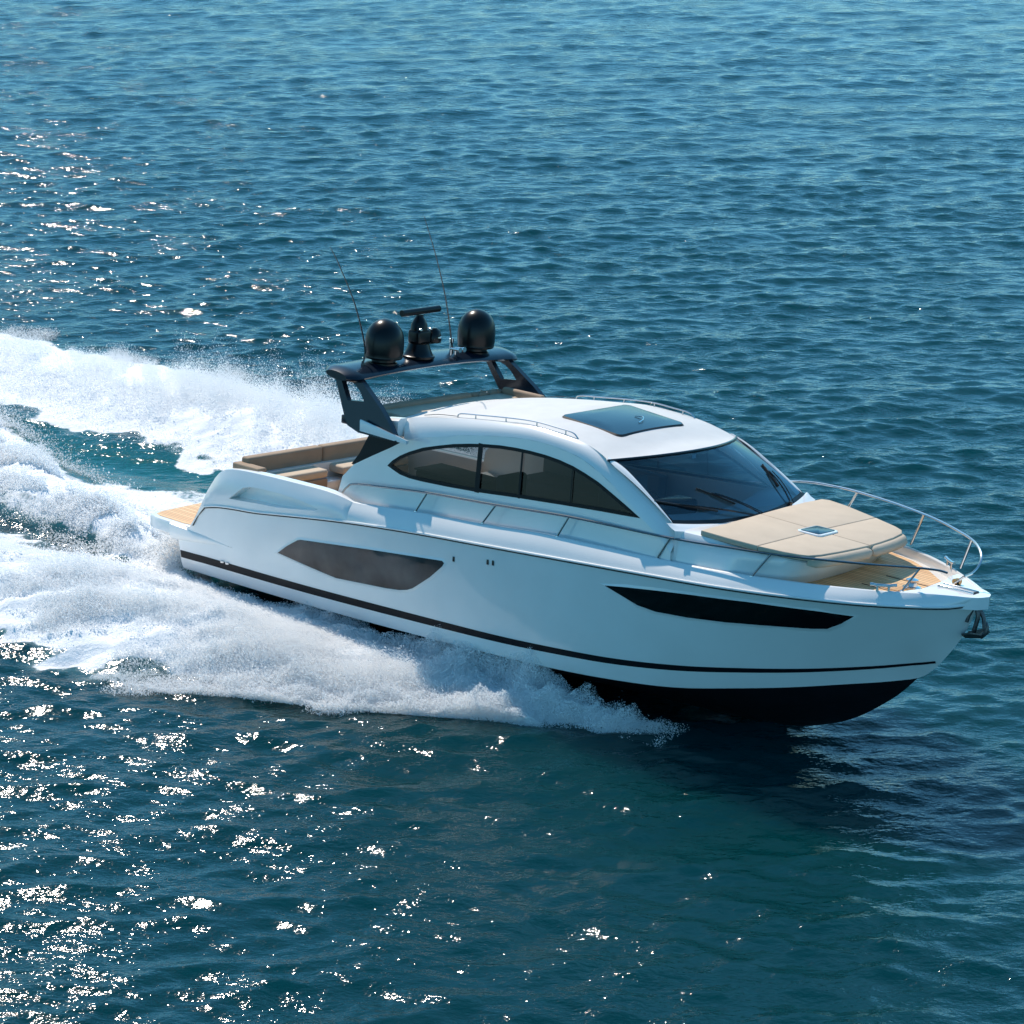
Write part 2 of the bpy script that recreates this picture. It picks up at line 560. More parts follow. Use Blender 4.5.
def build_sea():
    xs = axis(-12, 14, 0.085, 1.006, -32, 42, 4000)
    ys = axis(-19, 17, 0.085, 1.0045, -24, 110, 6000)
    X, Y = np.meshgrid(xs, ys, indexing='ij')
    X = X.astype(np.float32); Y = Y.astype(np.float32)
    sx = np.gradient(xs)[:, None]; sy = np.gradient(ys)[None, :]
    sp = np.maximum(sx, sy * .8).astype(np.float32)
    dx, dy, dz = waves(X, Y, sp)
    # gusts: patches where the chop is higher or lower
    gust = (.72 + .62 * fbm(X * .05, Y * .09, 3, 77)).astype(np.float32)
    foam = np.zeros_like(X); z = np.zeros_like(X); inw = np.zeros_like(X)
    sel = (X > -60) & (X < 20) & (Y > -30) & (Y < 50)
    f_, z_, w_, c_, _ = wake_fields(X[sel].astype(float), Y[sel].astype(float))
    calm = np.zeros_like(X); calm[sel] = c_
    foam[sel] = f_; z[sel] = z_; inw[sel] = w_
    damp = (1 - .8 * inw) * gust
    V = np.stack([X + dx * damp, Y + dy * damp, dz * damp + z], -1).reshape(-1, 3)
    nx, ny = X.shape
    I = np.arange(nx * ny).reshape(nx, ny)
    Fq = np.stack([I[:-1, :-1], I[1:, :-1], I[1:, 1:], I[:-1, 1:]], -1).reshape(-1, 4)
    me = bpy.data.meshes.new('sea')
    me.vertices.add(len(V)); me.vertices.foreach_set('co', V.astype(np.float32).ravel())
    me.loops.add(Fq.size); me.loops.foreach_set('vertex_index', Fq.astype(np.int32).ravel())
    me.polygons.add(len(Fq))
    me.polygons.foreach_set('loop_start', np.arange(0, Fq.size, 4, dtype=np.int32))
    me.polygons.foreach_set('loop_total', np.full(len(Fq), 4, np.int32))
    me.polygons.foreach_set('use_smooth', np.ones(len(Fq), bool))
    me.update(calc_edges=True)
    at = me.attributes.new('foam', 'FLOAT', 'POINT')
    at.data.foreach_set('value', foam.astype(np.float32).ravel())
    at2 = me.attributes.new('calm', 'FLOAT', 'POINT')
    at2.data.foreach_set('value', calm.astype(np.float32).ravel())
    me.materials.append(sea_material())
    o = bpy.data.objects.new('sea', me)
    COL.objects.link(o)
    tag(o, 'teal blue open sea with short wind chop and sun glints', 'sea', 'structure')
    return o


def sea_material():
    m, t, b = new_mat('sea_water')
    N, L = t.nodes, t.links
    b.inputs['Base Color'].default_value = (0.0, 0.029, 0.034, 1)
    b.inputs['Roughness'].default_value = 0.09
    b.inputs['IOR'].default_value = 1.333
    b.inputs['Specular IOR Level'].default_value = .76
    b.subsurface_method = 'BURLEY'
    b.inputs['Subsurface Weight'].default_value = 1.0
    b.inputs['Subsurface Radius'].default_value = (.25, .9, 1.0)
    b.inputs['Subsurface Scale'].default_value = 3.0
    tc = N.new('ShaderNodeTexCoord')
    mp = N.new('ShaderNodeMapping'); mp.inputs['Rotation'].default_value = (0, 0, R(18)); mp.inputs['Scale'].default_value = (.55, 1, 1)
    L.new(tc.outputs['Object'], mp.inputs[0])
    def noise(s, det, rough=.55, src=mp, dist=0.0):
        n = N.new('ShaderNodeTexNoise'); n.inputs['Scale'].default_value = s; n.inputs['Detail'].default_value = det
        n.inputs['Roughness'].default_value = rough; n.inputs['Distortion'].default_value = dist
        L.new(src.outputs[0] if src is mp else tc.outputs['Object'], n.inputs['Vector'])
        return n
    def math_(op, a, bb):
        q = N.new('ShaderNodeMath'); q.operation = op
        for i, v in enumerate((a, bb)):
            if isinstance(v, (int, float)): q.inputs[i].default_value = v
            else: L.new(v, q.inputs[i])
        return q.outputs[0]
    n1 = noise(4.3, 3, .5); n2 = noise(10.0, 3, .55); n3 = noise(28.0, 2, .5)
    pt = noise(.33, 3, .5, src=tc)                                     # patches of livelier chop
    pm = N.new('ShaderNodeMapRange'); pm.inputs[1].default_value = .36; pm.inputs[2].default_value = .64
    pm.inputs[3].default_value = .55; pm.inputs[4].default_value = 1.3
    L.new(pt.outputs['Fac'], pm.inputs[0])
    h = math_('ADD', math_('MULTIPLY', n1.outputs['Fac'], .052), math_('MULTIPLY', n2.outputs['Fac'], .019))
    h = math_('ADD', h, math_('MULTIPLY', n3.outputs['Fac'], .0045))
    h = math_('MULTIPLY', h, pm.outputs[0])
    ca = N.new('ShaderNodeAttribute'); ca.attribute_name = 'calm'
    h = math_('MULTIPLY', h, math_('SUBTRACT', 1.0, math_('MULTIPLY', ca.outputs['Fac'], .3)))
    bp = N.new('ShaderNodeBump'); bp.inputs['Strength'].default_value = 1.0; bp.inputs['Distance'].default_value = 1.0
    L.new(h, bp.inputs['Height'])
    L.new(bp.outputs[0], b.inputs['Normal'])
    # foam: the wake attribute breaks up along a lacy noise
    at = N.new('ShaderNodeAttribute'); at.attribute_name = 'foam'
    f1 = noise(1.7, 8, .68, src=tc, dist=.4); f2 = noise(7.0, 6, .7, src=tc, dist=.8)
    fn = math_('ADD', math_('MULTIPLY', f1.outputs['Fac'], .55), math_('MULTIPLY', f2.outputs['Fac'], .45))
    msk = math_('ADD', math_('MULTIPLY', at.outputs['Fac'], 1.05), math_('SUBTRACT', fn, 1.0))
    mr = N.new('ShaderNodeMapRange'); mr.interpolation_type = 'SMOOTHSTEP'
    mr.inputs[1].default_value = -.06; mr.inputs[2].default_value = .16
    L.new(msk, mr.inputs[0])
    # aerated water next to the foam is paler
    ar = N.new('ShaderNodeMapRange'); ar.inputs[1].default_value = .05; ar.inputs[2].default_value = .9
    L.new(at.outputs['Fac'], ar.inputs[0])
    cm = N.new('ShaderNodeMix'); cm.data_type = 'RGBA'
    cm.inputs[6].default_value = (0.0, 0.029, 0.034, 1); cm.inputs[7].default_value = (0.10, 0.22, 0.24, 1)
    L.new(ar.outputs[0], cm.inputs[0])
    cg = N.new('ShaderNodeMix'); cg.data_type = 'RGBA'; cg.inputs[7].default_value = (0.0, 0.085, 0.080, 1)
    L.new(math_('MULTIPLY', ca.outputs['Fac'], .85), cg.inputs[0])
    L.new(cm.outputs[2], cg.inputs[6]); L.new(cg.outputs[2], b.inputs['Base Color'])
    fo = N.new('ShaderNodeBsdfPrincipled')
    fo.inputs['Base Color'].default_value = (.90, .91, .92, 1); fo.inputs['Roughness'].default_value = .75
    fo.inputs['Specular IOR Level'].default_value = .3
    fb = N.new('ShaderNodeBump'); fb.inputs['Strength'].default_value = .7; fb.inputs['Distance'].default_value = .06
    n4 = noise(11, 7, .7, src=tc)
    L.new(n4.outputs['Fac'], fb.inputs['Height']); L.new(fb.outputs[0], fo.inputs['Normal'])
    ms = N.new('ShaderNodeMixShader')
    L.new(mr.outputs[0], ms.inputs[0]); L.new(b.outputs[0], ms.inputs[1]); L.new(fo.outputs[0], ms.inputs[2])
    L.new(ms.outputs[0], N['Material Output'].inputs[0])
    return m


sea = build_sea()

# ------------------------------------------------------------------ the yacht (boat coordinates)
yacht = bpy.data.objects.new('yacht', None)
COL.objects.link(yacht)
Mx = Matrix([list(r) for r in BM]).to_4x4()
Mx.translation = Vector((0, 0, BH))
yacht.matrix_world = Mx
tag(yacht, 'white motor yacht with navy radar arch speeding through foam', 'yacht')

RLx = [.4, .8, 1.15, 3, 6, 9, 10.7, 12.7, 13.6, 14.4, 15.1, 15.7, 16.15, 16.42, 16.56, 16.62]
RLy = [2.29, 2.31, 2.32, 2.36, 2.37, 2.34, 2.27, 2.08, 1.9, 1.66, 1.36, .98, .63, .38, .18, 0]
RLzx = [.4, .8, 1.15, 2.72, 4.95, 6.8, 8.15, 9.95, 11.56, 12.7, 13.56, 14.36, 15.08, 15.72, 16.29, 16.5, 16.62]
RLz = [.72, .94, 1.39, 1.61, 1.91, 2.09, 2.19, 2.32, 2.42, 2.48, 2.525, 2.57, 2.605, 2.635, 2.675, 2.72, 2.78]
CHx = [.4, 4, 8, 10, 11.5, 13, 14, 15, 15.6]
CHy = [2.1, 2.16, 2.1, 1.95, 1.72, 1.3, .92, .42, 0]
CHzx = [.4, 2.67, 5.39, 8.41, 9.84, 11.39, 12.02, 13.09, 13.86, 14.72, 15.38, 15.62, 16.31, 16.62]
CHz = [-.03, .03, .11, .23, .29, .40, .47, .67, .83, 1.03, 1.18, 1.25, 2.05, 2.78]
Kx = [.4, 4, 8, 11, 12.66, 13.47, 14.24, 14.62, 14.97, 15.32, 15.62]
Kz = [-.58, -.52, -.44, -.36, -.28, -.13, .14, .35, .61, .91, 1.25]
STx = [.37, 2.12, 3.77, 6.73, 8.66, 9.95, 10.76, 12.18, 13.28, 14.07, 14.94, 15.59, 15.95]
STz = [.29, .335, .38, .49, .57, .645, .70, .86, 1.04, 1.18, 1.36, 1.51, 1.61]
CLx = [.8, 1.34, 1.53, 1.8, 2.57, 3.64, 4.29, 4.68, 5.0, 5.5, 6.48, 8, 9.7, 11.7, 13.45, 14.7, 15.6, 16.1, 16.62]
CLz = [.96, 1.97, 2.14, 2.23, 2.29, 2.32, 2.33, 2.31, 2.25, 2.28, 2.37, 2.48, 2.61, 2.66, 2.715, 2.77, 2.81, 2.845, 2.85]


def cheb(xs, ys):                      # smooth the polyline a little
    xs, ys = np.array(xs), np.array(ys)
    xx = np.linspace(xs[0], xs[-1], 400)
    yy = np.interp(xx, xs, ys)
    return xx, yy


def pchip(xs, ys):
    xs, ys = np.array(xs, float), np.array(ys, float)
    h = np.diff(xs); d = np.diff(ys) / h
    m = np.zeros(len(xs))
    m[0], m[-1] = d[0], d[-1]
    for i in range(1, len(xs) - 1):
        if d[i - 1] * d[i] > 0:
            w1, w2 = 2 * h[i] + h[i - 1], h[i] + 2 * h[i - 1]
            m[i] = (w1 + w2) / (w1 / d[i - 1] + w2 / d[i])
    def f(x):
        x = np.clip(x, xs[0], xs[-1])
        i = np.clip(np.searchsorted(xs, x) - 1, 0, len(xs) - 2)
        t = (x - xs[i]) / h[i]
        return float((2 * t ** 3 - 3 * t * t + 1) * ys[i] + (t ** 3 - 2 * t * t + t) * h[i] * m[i] + (-2 * t ** 3 + 3 * t * t) * ys[i + 1] + (t ** 3 - t * t) * h[i] * m[i + 1])
    return f


_rly, _rlz, _chy, _chz, _kz, _stz = pchip(RLx, RLy), pchip(RLzx, RLz), pchip(CHx, CHy), pchip(CHzx, CHz), pchip(Kx, Kz), pchip(STx, STz)
_clz = pchip(CLx, CLz)
_bow = lambda x: math.sin(max(0, min(1, (x - 10.5) / 5.8)) * math.pi)


def rl(x, s=-1):
    """rub line, s=-1 starboard, +1 port"""
    b = _bow(x) if s > 0 else 0
    return np.array([x, s * (_rly(x) + .16 * b), _rlz(x) + .10 * b])


def ch(x, s=-1):
    return np.array([x, s * (_chy(x) if x < 15.6 else 0.0), _chz(x)])


def cl(x, s=-1):
    q = rl(x, s)
    d = ip(x, [.8, 1.3, 4.5, 5.5, 15, 16.3, 16.62], [.0, .08, .10, .17, .18, .12, .0])
    y = abs(q[1])
    y = max(y - d, y * .6)
    b = _bow(x) if s > 0 else 0
    return np.array([x + .12 * max(0, (x - 15.4) / 1.22) ** 2, s * y, _clz(x) + .10 * b])


def hull_pt(x, z, s=-1, off=0.0):
    """point on the topsides at x and height z"""
    a, b = ch(x, s), rl(x, s)
    t = (z - a[2]) / max(1e-4, b[2] - a[2])
    t = min(1, max(0, t))
    e = ip(x, [0, 9, 12, 15], [.55, .6, .85, 1.05])
    y = abs(a[1]) + (abs(b[1]) - abs(a[1])) * t ** e
    return np.array([x, s * (y + off), z])


XS = np.unique(np.r_[.4, .6, .8, .97, 1.15, 1.3, np.arange(1.5, 13, .25), np.arange(13, 16.5, .12), 16.5, 16.56, 16.6, 16.62])
hullmb, bot = MB(), MB()
for s in (-1, 1):
    G = []
    for x in XS:
        z0, z1 = ch(x, s)[2], rl(x, s)[2]
        G.append([hull_pt(x, z0 + (z1 - z0) * t, s) for t in np.linspace(0, 1, 14) ** 1.3])
    hullmb.add(*grid(G, flip=(s > 0)))
    G = []
    for x in [v for v in XS if v <= 15.6] + [15.62]:
        k = np.array([x, 0, _kz(x)]); c = ch(x, s)
        row = []
        for t in np.linspace(0, 1, 9):
            p = k + (c - k) * t
            p[2] -= .10 * math.sin(math.pi * t) * ip(x, [0, 11, 14, 15.6], [.3, .6, 1.2, 0]) - .0
            p[2] += .03 * (1 if 3 < t * 8 < 5 else 0)
            row.append(p)
        G.append(row)
    bot.add(*grid(G, flip=(s > 0)))
# transom below the platform
tp = [hull_pt(.4, z, -1) for z in np.linspace(-.03, .72, 6)]
row0 = np.array([[.4, p[1], p[2]] for p in tp]); row1 = row0 * [1, -1, 1]
hullmb.add(*grid([row0, row1]))
V, F = grid([[(.4, 0, -.58)] * 2, [(.4, -2.1, -.03), (.4, 2.1, -.03)]])
bot.add([(.4, 0, -.58), (.4, -2.1, -.03), (.4, 2.1, -.03)], [(0, 1, 2)])
hull = hullmb.build('hull', GEL, yacht, angle=35)
bot.build('antifouled_bottom', BOTTOM, hull, angle=30)

# dark waterline stripe, rub rails (sub-parts of the hull)
for s in (-1, 1):
    G = []
    for x in np.linspace(.42, 15.95, 90):
        z = _stz(x)
        w = ip(x, [.4, 6, 12, 15.95], [.075, .070, .050, .020])
        G.append([hull_pt(x, z - w, s, .005 + .010 * max(0, x - 12) / 4), hull_pt(x, z, s, .007 + .010 * max(0, x - 12) / 4), hull_pt(x, z + w, s, .005 + .010 * max(0, x - 12) / 4)])
    V, F = grid(G, flip=(s > 0))
    mk('waterline_stripe', V, F, TBLACK, hull)
    mb = MB()
    mb.add(*tube([rl(x, s) + np.array([0, s * .006, -.005]) for x in np.r_[.8, .97, 1.15, np.linspace(1.3, 16.62, 110)]], .022, 8))
    mb.build('rub_rail', GEL, hull)
    mb = MB()
    mb.add(*tube([rl(x, s) + np.array([0, s * .008, -.036]) for x in np.r_[.85, 1.0, 1.17, np.linspace(1.3, 16.6, 110)]], .011, 6))
    mb.build('rub_rail_line_shade', RUBBER, hull)  # thin dark line; further forward it paints the shade under the rail

# hull side windows and bow windows, recessed look with a pale chamfer
HW = spline([(3.20, .93), (3.46, 1.12), (3.74, 1.29)], 4).tolist() + [(3.82, 1.315), (5.6, 1.52), (7.34, 1.70), (7.385, 1.67), (7.34, 1.60), (7.05, 1.34), (6.72, 1.10), (6.63, 1.04), (6.50, .98), (6.30, .93), (5.98, .89), (4.72, .79), (4.0, .85)]
BW = [(10.87, 2.05), (11.3, 2.11), (11.89, 2.18), (12.5, 2.24), (13.0, 2.28), (13.5, 2.32), (14.0, 2.34), (14.6, 2.36), (15.08, 2.35), (14.86, 2.18), (14.64, 2.05), (14.4, 2.01), (14.19, 1.99), (13.6, 1.93), (13.04, 1.87), (12.4, 1.82), (11.83, 1.80), (11.5, 1.84)]
for s in (-1, 1):
    for poly, name, mt in ((HW, 'hull_window', DARKG), (BW, 'bow_window', BLACKG)):
        V, F = lift(poly, lambda u, v: hull_pt(u, v, s, .012), step=.10)
        w = mk(name, V, F if s < 0 else [f[::-1] for f in F], mt, hull)
        P = np.array(poly); Q = offset_poly(P, -.05); Q2 = offset_poly(P, -.004)
        lo = [i for i in range(len(P))]
        G = [[hull_pt(*P[i], s, .004) for i in lo + [0]], [hull_pt(*Q2[i], s, .016) for i in lo + [0]], [hull_pt(*Q[i], s, .001) for i in lo + [0]]]
        V, F = grid(G, flip=(s > 0))
        mk('window_frame', V, F, GEL, w, angle=60)
    # divider of the big window
    G = [[hull_pt(x, z, s, .011) for z in np.linspace(*zz, 8)] for x, zz in ((4.62, (.81, 1.40)), (4.645, (.81, 1.40)))]
    mk('window_divider', *grid(G, flip=(s > 0)), BLACK, hull)
# small hull vents and fittings
for s in (-1, 1):
    for x, z in ((7.6, 1.79), (8.38, 1.91), (8.5, 1.92)):
        p = hull_pt(x, z, s, .004)
        mk('hull_vent', *rbox(p - [.022, .012, .045], p + [.022, .012, .045], .008), BLACK, hull)
    p = hull_pt(1.62, .33, s, .01)
    for dx in (0, .14):
        mk('exhaust_outlet', *lathe([(.05, 0), (.05, .03), (.03, .035)], (p[0] + dx, p[1], p[2] + .05), 12), STEEL, hull)

# ---- bulwark: from the rub line up to the toe rail, coaming round the cockpit
BX = np.unique(np.r_[.8, .97, 1.15, 1.34, 1.45, 1.53, 1.65, 1.8, np.arange(2.0, 13.2, .2), np.arange(13.2, 16.4, .12), np.arange(16.4, 16.62, .025), 16.62])


def deck_z(x, s=-1):
    return cl(x, s)[2] - ip(x, [4.5, 5.2, 13, 15.2], [.12, .12, .13, .18])


mb = MB()
cap = MB()
SC0, SC1 = 1.86, 4.30     # air scoop range
for s in (-1, 1):
    G, G2 = [], []
    for x in BX:
        a, b = rl(x, s), cl(x, s)
        row = []
        for t in np.linspace(0, 1, 13):
            p = a + (b - a) * t
            bul = ip(x, [.8, 1.5, 4.5, 6, 16], [.02, .05, .05, .02, .015])
            p[1] += s * bul * math.sin(math.pi * t)
            row.append(p)
        if x >= 4.99: G.append(row)
        w = ip(x, [.8, 1.3, 4.3, 4.9, 5.4, 15.2, 16.62], [.16, .20, .20, .10, .05, .05, .05])
        yi = max(0.0, abs(b[1]) - w)
        zin = 1.50 if x < 4.8 else deck_z(x, s) - .02
        rnd = min(.03, w * .4)
        G2.append([b, (x, s * max(0, abs(b[1]) - rnd), b[2] + .012), (x, s * (yi + min(rnd, yi)), b[2] + .012), (x, s * yi, b[2] - .012), (x, s * yi, min(zin, b[2] - .02))])
    mb.add(*grid(G, flip=(s > 0)))
    cap.add(*grid(G2, flip=(s > 0)))
# bow cap: broad white plate at the stem
pl = [cl(x, -1) for x in np.r_[np.linspace(15.62, 16.4, 8), np.linspace(16.42, 16.62, 9)]] + [cl(x, 1) for x in np.r_[np.linspace(16.61, 16.42, 9), np.linspace(16.4, 15.62, 8)]]
inner = [(15.62, .62), (15.7, .45), (15.8, .18), (15.82, 0), (15.8, -.18), (15.7, -.45), (15.62, -.62)]
oc = [(p[0], p[1]) for p in pl] + [(15.62, .62), (15.74, .35), (15.78, 0), (15.74, -.35), (15.62, -.62)]
zcap = lambda x, y: cl(min(16.6, max(15.0, x)), -1)[2] - .03 - .10 * max(0, 15.95 - x) / .3
sc = [(1.86, 1.69), (2.05, 1.84), (2.22, 1.97), (2.40, 2.02), (2.64, 2.045), (3.1, 2.06), (3.44, 2.06), (3.8, 2.045), (4.1, 2.02), (4.26, 1.985), (4.15, 1.94), (3.98, 1.91), (3.19, 1.80), (2.5, 1.745)]


def bul_pt(x, z, s, off):
    a, b = rl(x, s), cl(x, s)
    t = min(1, max(0, (z - a[2]) / max(1e-4, b[2] - a[2])))
    p = a + (b - a) * t
    p[1] += s * (ip(x, [.8, 1.5, 4.5, 6, 16], [.02, .05, .05, .02, .015]) * math.sin(math.pi * t) + off)
    p[2] = z
    return p


for s in (-1, 1):
    xs1 = [.82, .97, 1.15, 1.4, 1.8] + list(np.arange(2.1, 5.0, .3)) + [5.0]
    xs2 = [5.0] + list(np.arange(4.8, 1.9, -.2)) + [1.8, 1.65, 1.53, 1.45, 1.34, 1.15, .97]
    outl = [(x, rl(x, s)[2] + .0005) for x in xs1] + [(x, cl(x, s)[2]) for x in xs2]
    V, F = lift(outl, lambda u, v: bul_pt(u, v, s, 0), holes=[sc], step=.11)
    mb.add(V, F if s < 0 else [f[::-1] for f in F])
    P = np.array(sc); Q = offset_poly(P, .02)
    dep = lambda x: ip(x, [1.86, 2.2, 4.26], [.21, .20, .03])
    n = len(P)
    Gs = [[bul_pt(*P[i % n], s, 0) for i in range(n + 1)], [bul_pt(*Q[i % n], s, -dep(Q[i % n][0])) for i in range(n + 1)]]
    mb.add(*grid(Gs, flip=(s > 0)))
    V, F = lift([tuple(q) for q in Q], lambda u, v: bul_pt(u, v, s, -dep(u)), step=.15)
    mb.add(V, F if s < 0 else [f[::-1] for f in F])
bulwark = mb.build('bulwark', GEL, yacht, angle=35)
cap.build('toe_rail_cap', GEL, bulwark, angle=35)
V, F = lift(oc, lambda x, y: (x, y, cl(min(16.6, x), -1 if y < 0 else 1)[2] - .012 + .02 * (1 - min(1, abs(y) / .6))), step=.12, thick=.2)
mk('bow_cap', V, F, GEL, bulwark, angle=30)

# air scoop in the aft quarter
sc = [(1.86, 1.69), (2.05, 1.84), (2.22, 1.97), (2.40, 2.02), (2.64, 2.045), (3.1, 2.06), (3.44, 2.06), (3.8, 2.04), (4.1, 2.02), (4.26, 1.985), (4.15, 1.93), (3.98, 1.90), (3.19, 1.80), (2.5, 1.745)]


def bul_pt(x, z, s, off):
    a, b = rl(x, s), cl(x, s)
    t = min(1, max(0, (z - a[2]) / (b[2] - a[2])))
    p = a + (b - a) * t
    p[1] += s * (ip(x, [.8, 1.5, 4.5, 6, 16], [.02, .05, .05, .02, .015]) * math.sin(math.pi * t) + off)
    p[2] = z
    return p


# the aft bulwark panel is built further down, where the scoop opening is cut

# ---- swim platform
def rounded_rect(x0, x1, y0, y1, r, n=6):
    out = []
    for cx, cy, a0 in ((x1 - r, y1 - r, 0), (x0 + r, y1 - r, 90), (x0 + r, y0 + r, 180), (x1 - r, y0 + r, 270)):
        for k in range(n + 1):
            a = R(a0 + 90 * k / n)
            out.append((cx + r * math.cos(a), cy + r * math.sin(a)))
    return out


def slab(outline, z0, z1, bev=.03, top=None):
    """plate with rounded top edge; outline 2D ccw"""
    P = np.array(outline)
    rings = []
    for d, z in ((bev * 1.5, z0), (0, z0 + bev * 1.5), (0, z1 - bev), (bev * .3, z1 - bev * .3), (bev, z1)):
        Q = offset_poly(P, d) if d else P
        rings.append([(q[0], q[1], z + (top(q[0], q[1]) if top else 0)) for q in Q] )
    n = len(P)
    V = [p for r_ in rings for p in r_]
    F = []
    for i in range(len(rings) - 1):
        for k in range(n):
            F.append((i * n + k, i * n + (k + 1) % n, (i + 1) * n + (k + 1) % n, (i + 1) * n + k))
    F.append(tuple(range(n - 1, -1, -1)))
    F.append(tuple((len(rings) - 1) * n + k for k in range(n)))
    return V, F


plat_poly = [(.95, 2.12), (.4, 2.26), (-.35, 2.24)] + [(-.58, 2.15), (-.68, 1.9), (-.76, 1.0), (-.79, 0), (-.76, -1.0), (-.68, -1.9), (-.58, -2.15)] + [(-.35, -2.24), (.4, -2.26), (.95, -2.12)]
plat = mk('swim_platform', *slab(plat_poly, .56, .87, .05), GEL, yacht, angle=35)
tp_ = offset_poly(np.array(plat_poly), .11)
tp_[:, 0] = np.minimum(tp_[:, 0], .9)
mk('platform_teak', *slab(tp_, .862, .878, .004), TEAK, plat, angle=30)
for s in (-1, 1):     # side wings of the platform run forward along the hull
    G = []
    for x in np.linspace(.2, 1.95, 12):
        t = (x - .2) / 1.75
        zc, hh = .72 + .02 * t, .15 * (1 - t) + .02
        y0 = abs(hull_pt(max(.4, x), zc, s)[1]) - .02
        G.append([(x, s * y0, zc + hh), (x, s * (y0 + .05 * (1 - t) + .015), zc + hh - .03), (x, s * (y0 + .055 * (1 - t) + .02), zc), (x, s * (y0 + .03 * (1 - t) + .01), zc - hh + .02), (x, s * y0, zc - hh)])
    mk('platform_wing', *grid(G, flip=(s < 0)), GEL, plat, angle=50)
    # mooring fairlead on the wing slope
    p = np.array([1.36, s * 2.12, 1.86])
    mk('stern_fairlead', *rbox(p - [.03, .05, .06], p + [.03, .05, .06], .015), BLACK, plat)

# ---- transom block, cockpit sole, sofa
tr = MB()
G = []
for y in np.linspace(-2.06, 2.06, 9):
    G.append([(.78, y, .86), (1.0, y, 1.2), (1.3, y, 1.8), (1.42, y, 2.06), (1.52, y, 2.14), (2.05, y, 2.14), (2.05, y, 1.5)])
tr.add(*grid(G))
tr.build('transom', GEL, yacht, angle=30)
mk('cockpit_sole', *slab([(4.9, 2.1), (1.9, 2.1), (1.9, -2.1), (4.9, -2.1)][::1], 1.50, 1.56, .01), TEAK, yacht, angle=30)

sofa = mk('cockpit_sofa', *rbox((2.06, -1.98, 1.56), (2.36, 1.98, 1.86), .03), GEL, yacht)


def cushion(name, lo, hi, mat, parent, r=.05, M=None):
    return mk(name, *rbox(lo, hi, r, 4, M), mat, parent, angle=50)


cushion('sofa_backrest', (1.74, -1.98, 2.06), (1.96, -.04, 2.44), TAN, sofa, .05)
cushion('sofa_backrest', (1.74, -.02, 2.06), (1.96, 2.02, 2.44), TAN, sofa, .05)
cushion('sofa_side_rest', (1.70, -2.16, 2.18), (2.42, -1.93, 2.34), TAN, sofa, .035)
cushion('sofa_side_rest', (1.70, 1.93, 2.20), (2.42, 2.16, 2.40), TAN, sofa, .035)
cushion('sofa_seat', (1.96, -1.86, 1.95), (2.42, -.32, 2.11), SEATB, sofa, .05)
cushion('sofa_seat', (1.96, .06, 1.95), (2.46, 1.86, 2.11), SEATB, sofa, .05)
cushion('sofa_front_panel', (2.36, -1.84, 1.60), (2.43, -.34, 1.94), TAN, sofa, .02)
cushion('sofa_front_panel', (2.40, .08, 1.60), (2.47, 1.84, 1.94), TAN, sofa, .02)
# ---- decks
ds = MB()
G = []
for x in np.r_[np.arange(4.5, 15.9, .2)]:
    row = []
    for u in np.linspace(-1, 1, 9):
        s = -1 if u < 0 else 1
        e = cl(x, s)
        row.append((x, u * (abs(e[1]) - .02), (deck_z(x, -1) * (1 - u) + deck_z(x, 1) * (1 + u)) / 2))
    G.append(row)
ds.add(*grid(G, flip=True))
deck = ds.build('deck', GELM, yacht)
# teak on the foredeck
tpoly = [(13.35, -1.66), (13.9, -1.50), (14.4, -1.32), (14.9, -1.07), (15.35, -.76), (15.62, -.50), (15.74, -.25), (15.76, 0), (15.74, .25), (15.62, .52), (15.35, .82), (14.9, 1.18), (14.4, 1.47), (13.9, 1.66), (13.35, 1.82)]


def dk(x, y):
    w = max(.15, abs(cl(x, -1)[1]))
    u = max(-1, min(1, y / w))
    return (deck_z(x, -1) * (1 - u) + deck_z(x, 1) * (1 + u)) / 2


V, F = lift(tpoly, lambda x, y: (x, y, dk(x, y) + .012), step=.2, thick=.011)
mk('foredeck_teak', V, F, TEAK, deck, angle=20)
for y in (-.35, .35):
    pts = [(x, y * (1 + .0 * x), dk(x, y) + .016) for x in np.linspace(14.62, 15.70, 6)]
    mk('deck_seam', *tube(pts, .008, 4), RUBBER, deck)
mk('chain_locker_hatch', *rbox((14.75, -.28, dk(15, 0) + .008), (15.25, .28, dk(15, 0) + .018), .004), TEAK, deck)

# ---- trunk (raised foredeck) with sunpad
TRX = [11.4, 12.0, 13.0, 13.7, 14.12, 14.34, 14.46]
TRY = [1.93, 1.90, 1.78, 1.62, 1.46, 1.22, .85]
tw = pchip(TRX, TRY)
G = []
zt_ = lambda x: ip(x, [11.4, 12.3, 14.6], [3.17, 3.165, 3.09])
loop = [(x, -tw(x)) for x in np.linspace(11.4, 14.46, 24)] + [(14.50, -.45), (14.52, 0), (14.50, .45)] + [(x, tw(x)) for x in np.linspace(14.46, 11.4, 24)]
loop = np.array(loop)
rings = []
cc = np.array([12.6, 0])
for d, zf in ((0.0, 0.0), (.02, .25), (.05, .6), (.09, .86), (.14, .97), (.22, 1.0), (.6, 1.02)):
    ring = []
    for (x, y) in loop:
        if zf < .9 and x > 13.0:
            k_ = 1 - zf / .9
            x, y = x - (x - 13.0) * .32 * k_, y * (1 - .06 * k_)
        v = np.array([x, y]) - cc
        q = cc + v * (1 - d / np.linalg.norm(v) * 1.0)
        zb = dk(x, y) - .02
        zt = zt_(x)
        ring.append((q[0], q[1], zb + (zt - zb) * zf))
    rings.append(ring)
V, F = grid(rings)
F.append(tuple((len(rings) - 1) * len(loop) + i for i in range(len(loop))))
trunk = mk('foredeck_trunk', V, F, GEL, yacht, angle=40)

